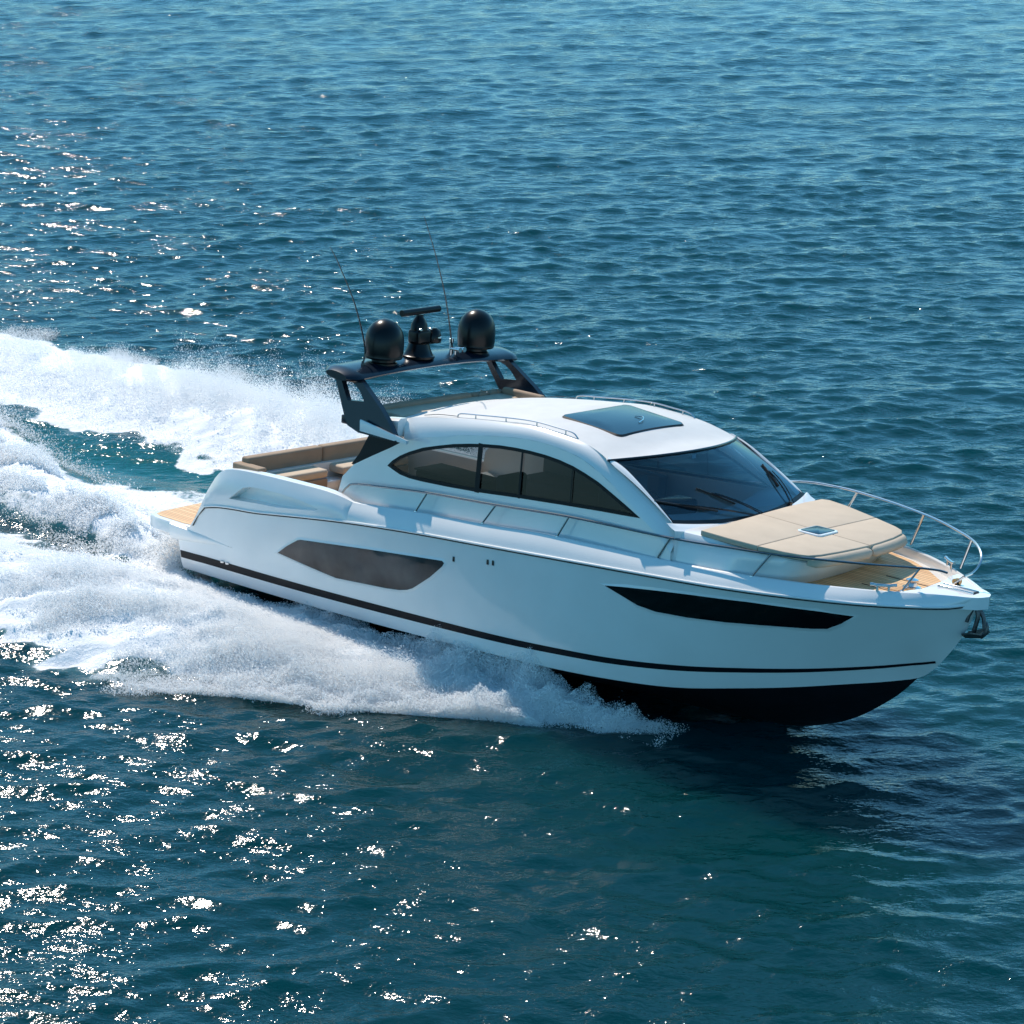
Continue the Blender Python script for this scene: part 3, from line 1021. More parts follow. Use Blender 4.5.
pad_z = lambda x, y: ip(x, [12.0, 14.7], [3.27, 3.19]) - .015 * (y / 1.6) ** 2
PADW = pchip([12.1, 12.37, 13.46, 14.3, 14.5], [1.80, 1.75, 1.66, 1.52, 1.42])
pad = [(12.37, -1.72), (12.9, -1.71), (13.46, -1.66), (13.9, -1.58), (14.15, -1.49), (14.27, -1.41), (14.36, -1.2), (14.43, -.75), (14.47, -.29), (14.475, 0), (14.46, .35), (14.41, .8), (14.32, 1.18), (14.20, 1.36), (14.0, 1.48), (13.46, 1.68), (12.7, 1.92), (12.32, 1.98), (12.20, 1.90), (12.20, 1.4), (12.23, .8), (12.27, .3), (12.32, -.3), (12.34, -.7), (12.36, -1.2)]


def cush_poly(poly, zf, th, bev=.045):
    P = np.array(poly)
    A = np.sum(P[:, 0] * np.roll(P[:, 1], -1) - np.roll(P[:, 0], -1) * P[:, 1])
    if A < 0: P = P[::-1]
    rings = []
    for d, dz in ((bev * .5, -th), (0, -th + bev * .6), (0, -bev), (bev * .12, -bev * .5), (bev * .45, -bev * .15), (bev, 0)):
        Q = offset_poly(P, d) if d else P
        rings.append([(q[0], q[1], zf(q[0], q[1]) + dz) for q in Q])
    n = len(P)
    V = [p for r_ in rings for p in r_]
    F = []
    for i in range(len(rings) - 1):
        for k in range(n):
            F.append((i * n + k, i * n + (k + 1) % n, (i + 1) * n + (k + 1) % n, (i + 1) * n + k))
    F.append(tuple(range(n - 1, -1, -1)))
    F.append(tuple((len(rings) - 1) * n + k for k in range(n)))
    return V, F


def clip_poly(P, a, b, c):
    """keep a*x+b*y<=c"""
    out = []
    n = len(P)
    for i in range(n):
        p, q = np.array(P[i], float), np.array(P[(i + 1) % n], float)
        dp, dq = a * p[0] + b * p[1] - c, a * q[0] + b * q[1] - c
        if dp <= 0: out.append(tuple(p))
        if dp * dq < 0: out.append(tuple(p + (q - p) * dp / (dp - dq)))
    return out


def sub_poly(P, a, b, c):
    q = clip_poly(P, a, b, c)
    res = [q[0]]
    for p in q[1:]:
        if math.dist(p, res[-1]) > .02: res.append(p)
    if math.dist(res[0], res[-1]) < .02: res.pop()
    return res


g = .006
base_pad = [tuple(p) for p in offset_poly(np.array(pad), .02)]
V, F = cush_poly(base_pad, lambda x, y: pad_z(x, y) - .03, .075, .02)
sunpad = mk('sunpad', V, F, SEAM, yacht, angle=40)
for sx in (-1, 1):
    for sy in (-1, 1):
        q = sub_poly(pad, sx, 0, sx * 13.46 - g)
        q = sub_poly(q, 0, sy, (-.0 if sy > 0 else .0) - g)
        V, F = cush_poly(q, pad_z, .092, .020)
        mk('sunpad_cushion', V, F, BEIGE, sunpad, angle=50)
# front bolsters roll down the front of the trunk
for y0, y1 in ((-1.40, -.015), (.015, 1.34)):
    G = []
    for t in np.linspace(0, 1, 14):
        y = y0 + (y1 - y0) * t
        xe = ip(y, [-1.42, -1.2, -.75, -.3, 0, .35, .8, 1.18, 1.36], [14.27, 14.36, 14.43, 14.47, 14.475, 14.46, 14.41, 14.32, 14.20])
        sh = .05 if 0 < t < 1 else 0
        prof = [(-.03, -.03), (.02, -.02), (.07, -.04), (.11, -.085), (.12, -.14), (.09, -.185), (.02, -.20), (-.06, -.195)]
        e = min(t, 1 - t)
        k = 1 - .35 * max(0, 1 - e / .06)
        G.append([(xe + px * k, y, pad_z(14.6, y) - .1 + (pz + .1) * k) for px, pz in prof])
    V, F = grid(G, flip=True)
    n8 = 8
    F.append(tuple(range(n8))); F.append(tuple(len(V) - 1 - i for i in range(n8)))
    mk('sunpad_bolster', V, F, BEIGE, sunpad, angle=60)
# deck hatch in the middle of the pad
hz = pad_z(13.6, 0)
hp = rounded_rect(13.26, 13.74, -.36, .22, .09)
hatch = mk('foredeck_hatch', *slab(hp, hz - .1, hz + .022, .012), GEL, yacht, angle=40)
mk('hatch_pane', *slab([tuple(p) for p in offset_poly(np.array(hp), .05)], hz, hz + .030, .008), HATCHG, hatch, angle=40)

# ---- deckhouse
HSY = lambda z: 1.97 - .1 * (z - 2.4)
side_lo = [(4.32, 2.15), (4.37, 2.34), (4.42, 2.58), (4.66, 2.84), (5.09, 3.08), (5.5, 3.30), (5.82, 3.49)]
crease = [(5.82, 3.49), (6.2, 3.61), (6.65, 3.715), (7.1, 3.82), (7.57, 3.905), (8.1, 3.99), (8.6, 4.035), (8.95, 4.045), (9.26, 4.03), (9.6, 3.99), (9.87, 3.94), (10.28, 3.79), (10.6, 3.63), (10.88, 3.46), (11.2, 3.27), (11.5, 3.10), (11.78, 2.93), (11.95, 2.80)]
bottomx = [(11.97, 2.50), (11, 2.46), (9, 2.38), (7, 2.25), (5.5, 2.12)]
win = [(5.50, 2.985), (5.60, 3.09), (5.77, 3.21), (5.99, 3.325), (6.3, 3.455), (6.68, 3.565), (7.0, 3.65), (7.37, 3.725), (7.7, 3.78), (8.05, 3.825), (8.4, 3.85), (8.73, 3.86), (9.08, 3.855), (9.4, 3.83), (9.7, 3.785), (9.97, 3.72), (10.28, 3.63), (10.55, 3.52), (10.9, 3.375), (11.24, 3.225), (10.8, 3.195), (10.4, 3.17), (9.53, 3.105), (8.6, 3.03), (7.74, 2.95), (7.0, 2.90), (6.32, 2.87), (6.05, 2.868), (5.82, 2.89), (5.64, 2.94)]
Wn = np.array(win)
glass_poly = offset_poly(Wn, .055)
wall_out = side_lo + crease[1:] + bottomx
house_mb = MB()
for s in (-1, 1):
    fn = lambda u, v: (u, s * HSY(v), v)
    V, F = lift(wall_out, fn, holes=[win], step=.2, thick=.06, nrm=(0, -s, 0))
    if s > 0: F = [f[::-1] for f in F]
    house_mb.add(V, F)
sh_raw = [(5.70, 3.86), (6.0, 3.93), (6.84, 4.06), (7.76, 4.17), (8.57, 4.245), (9.23, 4.225), (9.83, 4.165), (10.31, 4.05), (10.69, 3.93), (11.12, 3.69), (11.45, 3.47), (11.83, 3.20), (12.02, 3.04)]
sh = resample(spline([(x, -(HSY(z) - .13), z) for x, z in sh_raw], 6), 60)
crs = resample(spline([(x, -HSY(z), z) for x, z in crease], 4), 60)
for s in (-1, 1):
    G = []
    for i in range(60):
        a, b = crs[i], sh[i]
        nrm_ = np.array([0, -1.0, .75]); nrm_ /= np.linalg.norm(nrm_)
        row = []
        for t in np.linspace(0, 1, 6):
            p = a + (b - a) * t + nrm_ * .035 * math.sin(math.pi * t)
            row.append(p * [1, 1 if s < 0 else -1, 1])
        G.append(row)
    house_mb.add(*grid(G, flip=(s > 0)))
# windshield curves
WT = lambda u: np.array([10.97 - .57 * u * u, (1.82 if u < 0 else 1.72) * u, 4.11 - .09 * u * u])
WB = lambda u: np.array([12.20 - .36 * u * u, (1.81 if u < 0 else 1.90) * u, 3.16 + .09 * u * u])
# pillar top faces: shoulder front part -> windshield side edge
i0 = int(np.argmin(np.abs(sh[:, 0] - 10.30)))
shf = resample(sh[i0:], 20)
for s in (-1, 1):
    edge = [WT(s) + (WB(s) - WT(s)) * t + np.array([.035, 0, .035]) * math.sin(math.pi * t) for t in np.linspace(0, 1, 20)]
    G = []
    for i in range(20):
        a = shf[i] * [1, 1 if s < 0 else -1, 1]; b = edge[i]
        G.append([a + (b - a) * t + np.array([.02, 0, .025]) * math.sin(math.pi * t) for t in np.linspace(0, 1, 5)])
    house_mb.add(*grid(G, flip=(s > 0)))
# sill under the windshield down to the trunk
G = []
for u in np.linspace(-1.06, 1.06, 25):
    p = WB(u)
    G.append([p, p + [.03, 0, .0], p + [.10, 0, -.05], p + [.20, 0, -.09], (p[0] + .22, p[1], 2.5)])
house_mb.add(*grid(G))
house = house_mb.build('deckhouse', GEL, yacht, angle=38)

# roof
ROOF0 = 5.62
zs_edge = pchip([5.3, 5.7, 6.0, 6.84, 7.76, 8.57, 9.23, 9.83, 10.31, 10.97], [3.82, 3.86, 3.93, 4.06, 4.17, 4.245, 4.225, 4.165, 4.05, 3.86])


def roof_pt(x, u):
    z = zs_edge(x)
    y = HSY(z) - .13
    cr = ip(x, [5.3, 7, 9, 10.4, 10.97], [.10, .13, .12, .10, .25])
    zz = z + cr * (1 - u * u)
    return np.array([x, y * u, zz])


G = []
for k, t in enumerate(np.linspace(0, 1, 40)):
    row = []
    for u in np.linspace(-1, 1, 25):
        xf = 10.97 - .62 * u * u
        x = ROOF0 + (xf - ROOF0) * t
        p = roof_pt(x, u)
        f = max(0, (t - .88) / .12)
        if f > 0:
            tgt = WT(u)
            p = p * (1 - f ** 1.5) + tgt * f ** 1.5
        row.append(p)
    G.append(row)
V, F = grid(G)
roof = mk('roof', V, F, GELM, house)
# visor lip
mk('windshield_top_trim', *tube([WT(u) + np.array([.02, 0, .0]) for u in np.linspace(-1, 1, 30)], .022, 8), BLACK, house)

# windshield glass with black border
def ws(u, v, off=0):
    a, b = WT(u), WB(u)
    n = np.array([.55, .12 * u, .83]); n /= np.linalg.norm(n)
    return a + (b - a) * v + n * (.035 * math.sin(math.pi * v) + off)


us = np.r_[-1, -.965, -.93, np.linspace(-.86, .86, 17), .93, .965, 1]
vs = np.r_[0, .035, .07, np.linspace(.14, .86, 9), .90, .95, 1]
V, F = grid([[ws(u, v) for v in vs] for u in us])
windshield = mk('windshield', V, F, WGLASS, house)
nu, nv = len(us), len(vs)
Vb = [ws(u, v, .004) for u in us for v in vs]
Fb = []
for i in range(nu - 1):
    for j in range(nv - 1):
        um, vm = (us[i] + us[i + 1]) / 2, (vs[j] + vs[j + 1]) / 2
        if abs(um) > .955 or vm < .045 or vm > .925:
            a = i * nv + j
            Fb.append((a, a + nv, a + nv + 1, a + 1))
mk('windshield_border', Vb, Fb, TBLACK, house)

# side windows: black frame ring, glass, bars
for s in (-1, 1):
    n = len(Wn)
    P2, P3 = glass_poly, offset_poly(Wn, -.004)
    G = [[(P3[i % n][0], s * (HSY(P3[i % n][1]) + .004), P3[i % n][1]) for i in range(n + 1)],
         [(P2[i % n][0], s * (HSY(P2[i % n][1]) + .004), P2[i % n][1]) for i in range(n + 1)],
         [(P2[i % n][0], s * (HSY(P2[i % n][1]) - .05), P2[i % n][1]) for i in range(n + 1)]]
    fm = MB(); fm.add(*grid(G, flip=(s < 0)))
    for (xa, za), (xb, zb), w in (((7.62, 3.78), (7.66, 2.93), .055), ((8.57, 3.86), (8.62, 3.02), .022), ((9.70, 3.79), (9.75, 3.12), .012)):
        fm.add([(xa - w, s * (HSY(za) + .005), za), (xa + w, s * (HSY(za) + .005), za), (xb + w, s * (HSY(zb) + .005), zb), (xb - w, s * (HSY(zb) + .005), zb)], [(0, 1, 2, 3) if s > 0 else (3, 2, 1, 0)])
    fm.build('side_window_frame', TBLACK, house, angle=30)
    V, F = lift([tuple(p) for p in offset_poly(Wn, .03)], lambda u, v: (u, s * (HSY(v) - .02), v), step=.3)
    mk('side_window', V, F if s < 0 else [f[::-1] for f in F], SGLASS, house)

# roof hatch
G = rounded_rect(8.62, 9.92, -.93, .85, .10)
def rz(x, y):
    z = zs_edge(x); return roof_pt(x, max(-1, min(1, y / (HSY(z) - .13))))[2]
V, F = lift(G, lambda x, y: (x, y, rz(x, y) + .028), step=.2, thick=.03)
rh = mk('roof_hatch', V, F, HATCHG, house, angle=40)
Gf = [[(p[0], p[1], rz(*p) + .03) for p in G + G[:1]], [(p[0], p[1], rz(*p) + .004) for p in [tuple(q) for q in offset_poly(np.array(G), -.03)] + [tuple(offset_poly(np.array(G), -.03)[0])]]]
mk('roof_hatch_rim', *grid(Gf), RUBBER, house)
mk('roof_hatch_handle', *tube(spline([(9.36, .16, rz(9.36, .16) + .04), (9.50, .20, rz(9.5, .2) + .06), (9.62, .06, rz(9.6, .06) + .06), (9.66, -.10, rz(9.66, -.1) + .04)], 5), .009, 6), STEEL, house)

# helm and saloon behind the glass
inte = MB()
inte.add(*rbox((4.7, -1.75, 2.05), (11.9, 1.75, 2.12), .01))
floor_ = inte.build('saloon_floor', WOODI, yacht)
db = MB()
G = []
for u in np.linspace(-.97, .97, 13):
    p = WB(u)
    G.append([p + [-.04, 0, -.03], p + [-.45, 0, .02], p + [-.75, 0, .0], p + [-.95, 0, -.10], (p[0] - 1.0, p[1] * .95, 2.2)])
db.add(*grid(G, flip=True))
dash = db.build('dashboard', GREYI, yacht)
mk('instrument_hood', *rbox((10.75, -1.25, 3.05), (11.2, -.25, 3.33), .08), BLACK, dash)
a = np.linspace(0, 2 * math.pi, 25)
mk('steering_wheel', *tube([(10.62 - .08 * math.sin(t), -.75 + .19 * math.cos(t), 3.18 + .19 * math.sin(t)) for t in a], .016, 6), BLACK, dash)
for y in (-.95, -.25):
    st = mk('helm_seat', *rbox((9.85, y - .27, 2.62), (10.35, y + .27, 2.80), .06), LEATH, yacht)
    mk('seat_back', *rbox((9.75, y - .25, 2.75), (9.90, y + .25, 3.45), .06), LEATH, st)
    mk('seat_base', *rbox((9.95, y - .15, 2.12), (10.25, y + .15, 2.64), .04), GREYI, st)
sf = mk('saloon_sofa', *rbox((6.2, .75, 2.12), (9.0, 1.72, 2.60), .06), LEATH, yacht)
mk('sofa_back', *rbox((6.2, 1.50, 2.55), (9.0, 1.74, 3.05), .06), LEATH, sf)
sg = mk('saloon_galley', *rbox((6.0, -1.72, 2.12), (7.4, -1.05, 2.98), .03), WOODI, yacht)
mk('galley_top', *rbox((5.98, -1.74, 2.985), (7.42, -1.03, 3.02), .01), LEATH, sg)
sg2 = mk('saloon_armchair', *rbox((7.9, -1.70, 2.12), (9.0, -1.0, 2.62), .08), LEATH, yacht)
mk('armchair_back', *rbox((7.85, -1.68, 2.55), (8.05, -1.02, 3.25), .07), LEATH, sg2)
mk('windscreen_sticker', *rbox((10.97, -.28, 3.975), (10.99, -.17, 4.045), .004), GEL, yacht)

# ---- aft end: dark side glass, overhang with white wings, fly coaming
for s in (-1, 1):
    pl_ = [(4.59, 2.84), (4.75, 3.05), (4.98, 3.52), (5.75, 3.52), (5.86, 3.47), (5.5, 3.28), (5.09, 3.06), (4.70, 2.83)]
    V, F = lift(pl_, lambda u, v: (u, s * (HSY(v) - .015), v), step=.3, thick=.03, nrm=(0, -s, 0))
    mk('aft_side_glass', V, F if s < 0 else [f[::-1] for f in F], TBLACK, house, angle=30)
ov = MB()
op = [(5.75, 1.84), (5.2, 1.98), (4.75, 1.98), (4.5, 1.90), (4.40, 1.6), (4.36, 0), (4.40, -1.6), (4.5, -1.90), (4.75, -1.98), (5.2, -1.98), (5.75, -1.84)]
ov.add(*slab(op, 3.50, 3.60, .03))
ovh = ov.build('fly_overhang', GEL, yacht, angle=35)
for s in (-1, 1):
    # white wing running from the house to the arch foot
    G = []
    for t in np.linspace(0, 1, 10):
        x = 5.10 + (6.16 - 5.10) * t
        zt, zb = 3.79 - .20 * t, 3.58 - .06 * t
        yo = 2.27 - .10 * t
        G.append([(x, s * (yo - .06), zt - .01), (x, s * (yo - .01), zt), (x, s * yo, zt - .03), (x, s * (yo - .01), zb), (x, s * (yo - .06), zb)])
    V, F = grid(G, closed_u=False, flip=(s < 0))
    F.append((0, 1, 2, 3, 4)); F.append(tuple(len(V) - 1 - i for i in range(5)))
    mk('overhang_wing', V, F, GEL, ovh, angle=40)
# fly deck floor and its side coamings, front step up to the roof
fly = MB()
G = []
for y in np.linspace(-1.80, 1.80, 13):
    G.append([(4.42, y, 3.58), (4.46, y, 3.70), (5.5, y, 3.72), (5.60, y, roof_pt(5.62, max(-1, min(1, y / 1.72)))[2] - .01), (5.66, y, roof_pt(5.66, max(-1, min(1, y / 1.72)))[2] - .02)])
fly.add(*grid(G, flip=True))
flyo = fly.build('fly_deck', GEL, yacht, angle=30)
for s in (-1, 1):
    G = []
    for x in np.linspace(4.6, 5.75, 8):
        t = (x - 4.6) / 1.15
        z1 = 3.74 + .14 * t
        G.append([(x, s * 1.98, 3.55), (x, s * 1.96, z1 - .04), (x, s * 1.90, z1), (x, s * 1.74, z1), (x, s * 1.70, 3.6)])
    V, F = grid(G, flip=(s < 0))
    F.append((0, 1, 2, 3, 4)); F.append(tuple(len(V) - 1 - i for i in range(5)))
    mk('fly_coaming', V, F, GEL, flyo, angle=40)
fs = mk('fly_seat', *rbox((4.95, -1.62, 3.72), (5.45, 1.62, 3.86), .04), SEATB, yacht, angle=50)
cushion('fly_backrest', (4.80, -1.66, 3.70), (4.98, 0.82, 3.93), TAN, fs, .05)
cushion('fly_backrest', (4.80, .84, 3.70), (4.98, 1.70, 3.91), TAN, fs, .05)
cushion('fly_side_backrest', (5.0, 1.58, 3.70), (6.0, 1.72, 3.98), TAN, fs, .05)
for y in (.95, 1.25):
    mk('fly_seat_bracket', *tube([(4.99, y, 3.84), (5.05, y, 3.98), (5.2, y, 3.98)], .014, 6), STEEL, fs)

# ---- radar arch
arch_mb = MB()
G = []
for y in np.linspace(-2.27, 2.27, 33):
    u = y / 2.27
    e = max(0, (abs(u) - .93) / .07)
    ch_ = 1 - .38 * e ** 2
    zc = 4.47 + .09 * (1 - u * u)
    row = []
    for k in range(16):
        w = 2 * math.pi * k / 16
        xx = 4.45 + .43 * ch_ * math.cos(w)
        zz = zc + ((.085 + .045 * u * u) * ch_) * math.sin(w) * (1.0 if math.sin(w) > 0 else .85) - .08 * (xx - 4.45)
        row.append((xx, y, zz))
    row.append(row[0])
    G.append(row)
V, F = grid(G)
F.append(tuple(range(16))); F.append(tuple(len(V) - 1 - i for i in range(1, 17)))
arch_mb.add(V, F)
arch = arch_mb.build('radar_arch', NAVY, yacht, angle=50)
legp = [(4.27, 4.40), (4.36, 4.18), (4.46, 3.93), (4.53, 3.76), (4.62, 3.60), (4.9, 3.52), (5.4, 3.52), (5.86, 3.53), (5.66, 3.80), (5.44, 4.02), (5.16, 4.24), (4.95, 4.40), (4.86, 4.47), (4.5, 4.45)]
legh = [(4.44, 4.35), (4.52, 4.19), (4.60, 4.03), (5.02, 4.075), (4.93, 4.22), (4.81, 4.32), (4.70, 4.36)]
for s in (-1, 1):
    lp_ = [(x_ + .12 * (4.4 - z_) / .6 - .08, z_) for x_, z_ in legp]
    lh_ = [(x_ + .12 * (4.4 - z_) / .6 - .08, z_) for x_, z_ in legh]
    V, F = lift(lp_, lambda u, v: (u, s * (2.04 + .17 * (4.4 - v)), v), holes=[lh_], step=.2, thick=.11, nrm=(0, -s, 0))
    mk('arch_leg', V, F if s < 0 else [f[::-1] for f in F], NAVY, arch, angle=30)
    m2 = MB()
    m2.add(*rbox((4.50, s * 2.09 - .06, 3.60), (4.72, s * 2.09 + .06, 3.76), .03))
    m2.build('arch_foot', NAVY, arch)


def dome(y):
    prof = [(.22, 0), (.25, .02), (.25, .05), (.22, .07), (.22, .11), (.335, .13), (.348, .16), (.342, .19), (.355, .24), (.358, .40), (.35, .50), (.33, .59), (.29, .68), (.225, .76), (.14, .815), (.06, .84), (.015, .845)]
    zb = 4.50 + .09 * (1 - (y / 2.27) ** 2)
    d = mk('satellite_dome', *lathe(prof, (4.5, y, zb), 48), DOME, yacht, angle=30)
    return d


dome(-1.13)
dome(1.34)
zb = 4.63
rd = MB()
rd.add(*lathe([(.30, 0), (.31, .04), (.27, .06), (.22, .16), (.19, .26), (.20, .28)], (4.5, -.22, zb), 32))
rd.add(*rbox((4.36, -.40, zb + .26), (4.66, -.06, zb + .52), .05))
rd.add(*lathe([(.16, 0), (.15, .12), (.11, .20), (.07, .26), (.07, .30)], (4.5, -.24, zb + .50), 24))
radar = rd.build('radar', DOME, yacht, angle=40)
mk('radar_scanner', *tube([(4.56, -.78 + .98 * t, zb + .86 + .02 * t) for t in np.linspace(0, 1, 8)], .062, 14), DOME, radar, angle=50)
for yy in (-.36, -.10):
    mk('radar_bolt', *lathe([(.035, 0), (.035, .03), (.02, .04)], (4.66, yy, zb + .53), 12), STEEL, radar)
# searchlight beside the radar
sl = MB()
sl.add(*lathe([(.14, 0), (.155, .03), (.15, .12), (.12, .22), (.06, .27)], (4.55, .10, zb + .26), 24))
sl.add(*rbox((4.48, -.05, zb + .24), (4.62, .26, zb + .29), .02))
slo = sl.build('searchlight', DOME, yacht, angle=40)
mk('searchlight_lens', *lathe([(.05, 0), (.05, .02), (.03, .025)], (4.70, .10, zb + .36), 16), STEEL, slo)
hn = MB()
for dy in (0, .12):
    hn.add(*tube([(4.62, .52 + dy, 4.74), (4.80, .52 + dy, 4.75), (4.86, .52 + dy, 4.75)], .02, 10, .05))
    hn.add(*tube([(4.62, .52 + dy, 4.60), (4.62, .52 + dy, 4.74)], .018, 8))
hn.build('air_horn', STEEL, yacht)
lp = MB(); lp.add(*lathe([(.03, 0), (.03, .16), (.045, .17), (.045, .24), (.02, .26)], (4.35, .82, 4.62), 14))
lp.build('navigation_light', STEEL, yacht)
for pts in ([(4.5, -1.66, 4.60), (4.5, -1.63, 4.94), (4.5, -1.93, 5.72), (4.5, -2.38, 6.47), (4.5, -2.62, 6.80)], [(4.5, .70, 4.58), (4.5, .69, 4.72), (4.5, .44, 5.64), (4.5, .10, 6.48), (4.5, -.27, 7.22)]):
    ant = mk('whip_antenna', *tube(spline(pts, 6), .018, 6, .006), BLACK, yacht)
    mk('antenna_base', *lathe([(.035, 0), (.035, .05), (.02, .12)], tuple(np.array(pts[0]) + [0, 0, -.03]), 12), BLACK, ant)

# ---- rails
def rail_obj(name, pts, r, mat=STEEL, parent=yacht, n=8, sm=5):
    return mk(name, *tube(spline(pts, sm), r, n), mat, parent)


sbr = [(4.60, -2.11, 2.34), (4.72, -2.12, 2.46), (4.9, -2.12, 2.555), (5.6, -2.12, 2.64), (6.68, -2.11, 2.75), (8.28, -2.10, 2.86), (9.87, -2.05, 2.98), (11.9, -1.91, 3.035), (13.0, -1.76, 3.09), (13.7, -1.62, 3.12), (14.32, -1.43, 3.155), (15.21, -1.01, 3.19), (15.75, -.62, 3.20), (16.02, -.42, 3.19), (16.15, -.33, 3.16)]
sr = rail_obj('starboard_rail', sbr, .019, RAILST)
for b, t_ in (((6.48, -2.17, 2.38), (6.68, -2.11, 2.75)), ((8.05, -2.16, 2.50), (8.28, -2.10, 2.86)), ((9.69, -2.11, 2.61), (9.87, -2.05, 2.98)), ((11.71, -1.97, 2.66), (11.9, -1.91, 3.03)), ((13.44, -1.73, 2.71), (13.7, -1.62, 3.12)), ((15.60, -.72, 2.80), (15.80, -.58, 3.20))):
    mk('stanchion', *tube([b, t_], .017, 8), RAILST, sr)
    mk('stanchion_foot', *lathe([(.032, 0), (.03, .015), (.018, .02)], (b[0], b[1], b[2] - .0), 12), STEEL, sr)


ptr = [(5.6, 2.12, 2.66), (8.3, 2.12, 2.90), (9.9, 2.07, 3.05), (11.49, 2.12, 3.38), (12.44, 2.06, 3.47), (13.3, 1.90, 3.49), (14.1, 1.66, 3.50), (14.9, 1.34, 3.50), (15.7, .90, 3.48), (16.05, .64, 3.44), (16.26, .44, 3.36), (16.33, .30, 3.24), (16.29, .20, 3.12), (16.20, .12, 3.05)]
pr = rail_obj('port_rail', ptr, .021)
for b, t_ in (((8.05, 2.17, 2.50), (8.3, 2.12, 2.90)), ((9.69, 2.11, 2.66), (9.9, 2.07, 3.05)), ((12.5, 2.03, 2.83), (12.85, 1.99, 3.48)), ((14.2, 1.68, 2.90), (14.5, 1.50, 3.50)), ((15.65, .90, 2.94), (15.86, .79, 3.47)), ((15.98, .18, 2.87), (16.20, .12, 3.05))):
    mk('stanchion', *tube([b, t_], .022, 8), STEEL, pr)
# low handrails on the roof
for s in (-1, 1):
    y = 1.60
    zr = lambda x: rz(x, s * y)
    xs_ = [6.9, 7.4, 8.0, 8.6, 9.1, 9.45]
    pts = [(6.82, s * y, zr(6.82) + .0)] + [(x, s * y, zr(x) + .065) for x in xs_] + [(9.58, s * y, zr(9.58))]
    hr = rail_obj('roof_handrail', pts, .012)
    for x in (7.25, 7.95, 8.65, 9.3):
        mk('rail_post', *tube([(x, s * y, zr(x) - .01), (x, s * y, zr(x) + .06)], .011, 6), STEEL, hr)
    rail_obj('roof_grab_wire', [(6.05, s * 1.62, rz(6.05, s * 1.62) + .02), (6.4, s * 1.61, rz(6.4, s * 1.61) + .035), (6.80, s * 1.60, rz(6.8, s * 1.6) + .02)], .006, BLACK)

# ---- wipers
def wiper(u0, v0, u1, v1):
    arm = [ws(u0 + (u1 - u0) * t, v0 + (v1 - v0) * t, .035 + .03 * math.sin(math.pi * t)) for t in np.linspace(0, 1, 8)]
    w = mk('windscreen_wiper', *tube(arm, .014, 6), BLACK, yacht)
    d = .07
    arm2 = [p + np.array([.03, .05, 0]) for p in arm]
    mk('wiper_link', *tube(arm2, .009, 6), BLACK, w)
    bl = [ws(u1 + (u0 - u1) * t, v1 + (v0 - v1) * t, .016) for t in np.linspace(-.25, .45, 8)]
    mk('wiper_blade', *tube(bl, .016, 6), RUBBER, w)
    p = ws(u0, v0, .03)
    mk('wiper_pivot', *lathe([(.035, -.03), (.035, .02), (.02, .035)], tuple(p), 12), BLACK, w)


wiper(.02, .985, -.78, .74)
wiper(.10, .985, -.35, .62)
wiper(.62, .985, .74, .55)

# ---- bow gear: cleats, windlass, roller, anchor
for s, x, y in ((-1, 15.42, -1.02), (1, 15.30, 1.12)):
    zb = cl(x, s)[2] + .01
    dirv = np.array([.78, -s * -.0 + (.62 if s < 0 else -.62), .02]); dirv /= np.linalg.norm(dirv)
    c = np.array([x, s * (abs(cl(x, s)[1]) - .03), zb])
    m2 = MB()
    for k in (-.09, .09):
        m2.add(*tube([c + dirv * k + [0, 0, -.02], c + dirv * k + [0, 0, .075]], .022, 10))
    m2.add(*tube([c + dirv * k + [0, 0, .085 + (.012 if abs(k) > .15 else 0)] for k in np.linspace(-.21, .21, 9)], .026, 10))
    m2.build('bow_cleat', STEEL, yacht, angle=50)
wl = MB()
zb = dk(15.3, 0) + .012
wl.add(*lathe([(.15, 0), (.15, .03), (.09, .05), (.075, .10), (.10, .13), (.10, .15), (.05, .17)], (15.30, .05, zb), 24))
wl.build('windlass', STEEL, yacht, angle=40)
rl_ = MB()
zb = cl(16.2, -1)[2]
rl_.add(*rbox((15.85, -.10, zb - .05), (16.50, -.065, zb + .035), .012))
rl_.add(*rbox((15.85, .065, zb - .05), (16.50, .10, zb + .035), .012))
rl_.add(*rbox((15.80, -.10, zb - .06), (16.50, .10, zb - .02), .01))
ro = rl_.build('bow_roller', STEEL, yacht, angle=40)
mk('roller_wheel', *tube([(16.48, -.07, zb - .01), (16.48, .07, zb - .01)], .04, 14), RUBBER, ro)
mk('chain_stopper', *tube([(16.0, .16, zb + .06), (16.0, .24, zb + .06), (16.06, .24, zb + .06)], .05, 10), BRASS, ro)
an = MB()
an.add(*tube(spline([(16.40, 0, 2.62), (16.56, 0, 2.60), (16.60, 0, 2.48), (16.58, 0, 2.34), (16.54, 0, 2.16)], 5), .045, 8))
an.add(*tube(spline([(16.50, -.07, 2.62), (16.46, -.10, 2.48), (16.44, -.11, 2.36)], 4), .05, 8, .035))
an.add(*tube(spline([(16.55, .07, 2.62), (16.66, .10, 2.46), (16.72, .08, 2.22)], 4), .05, 8, .035))
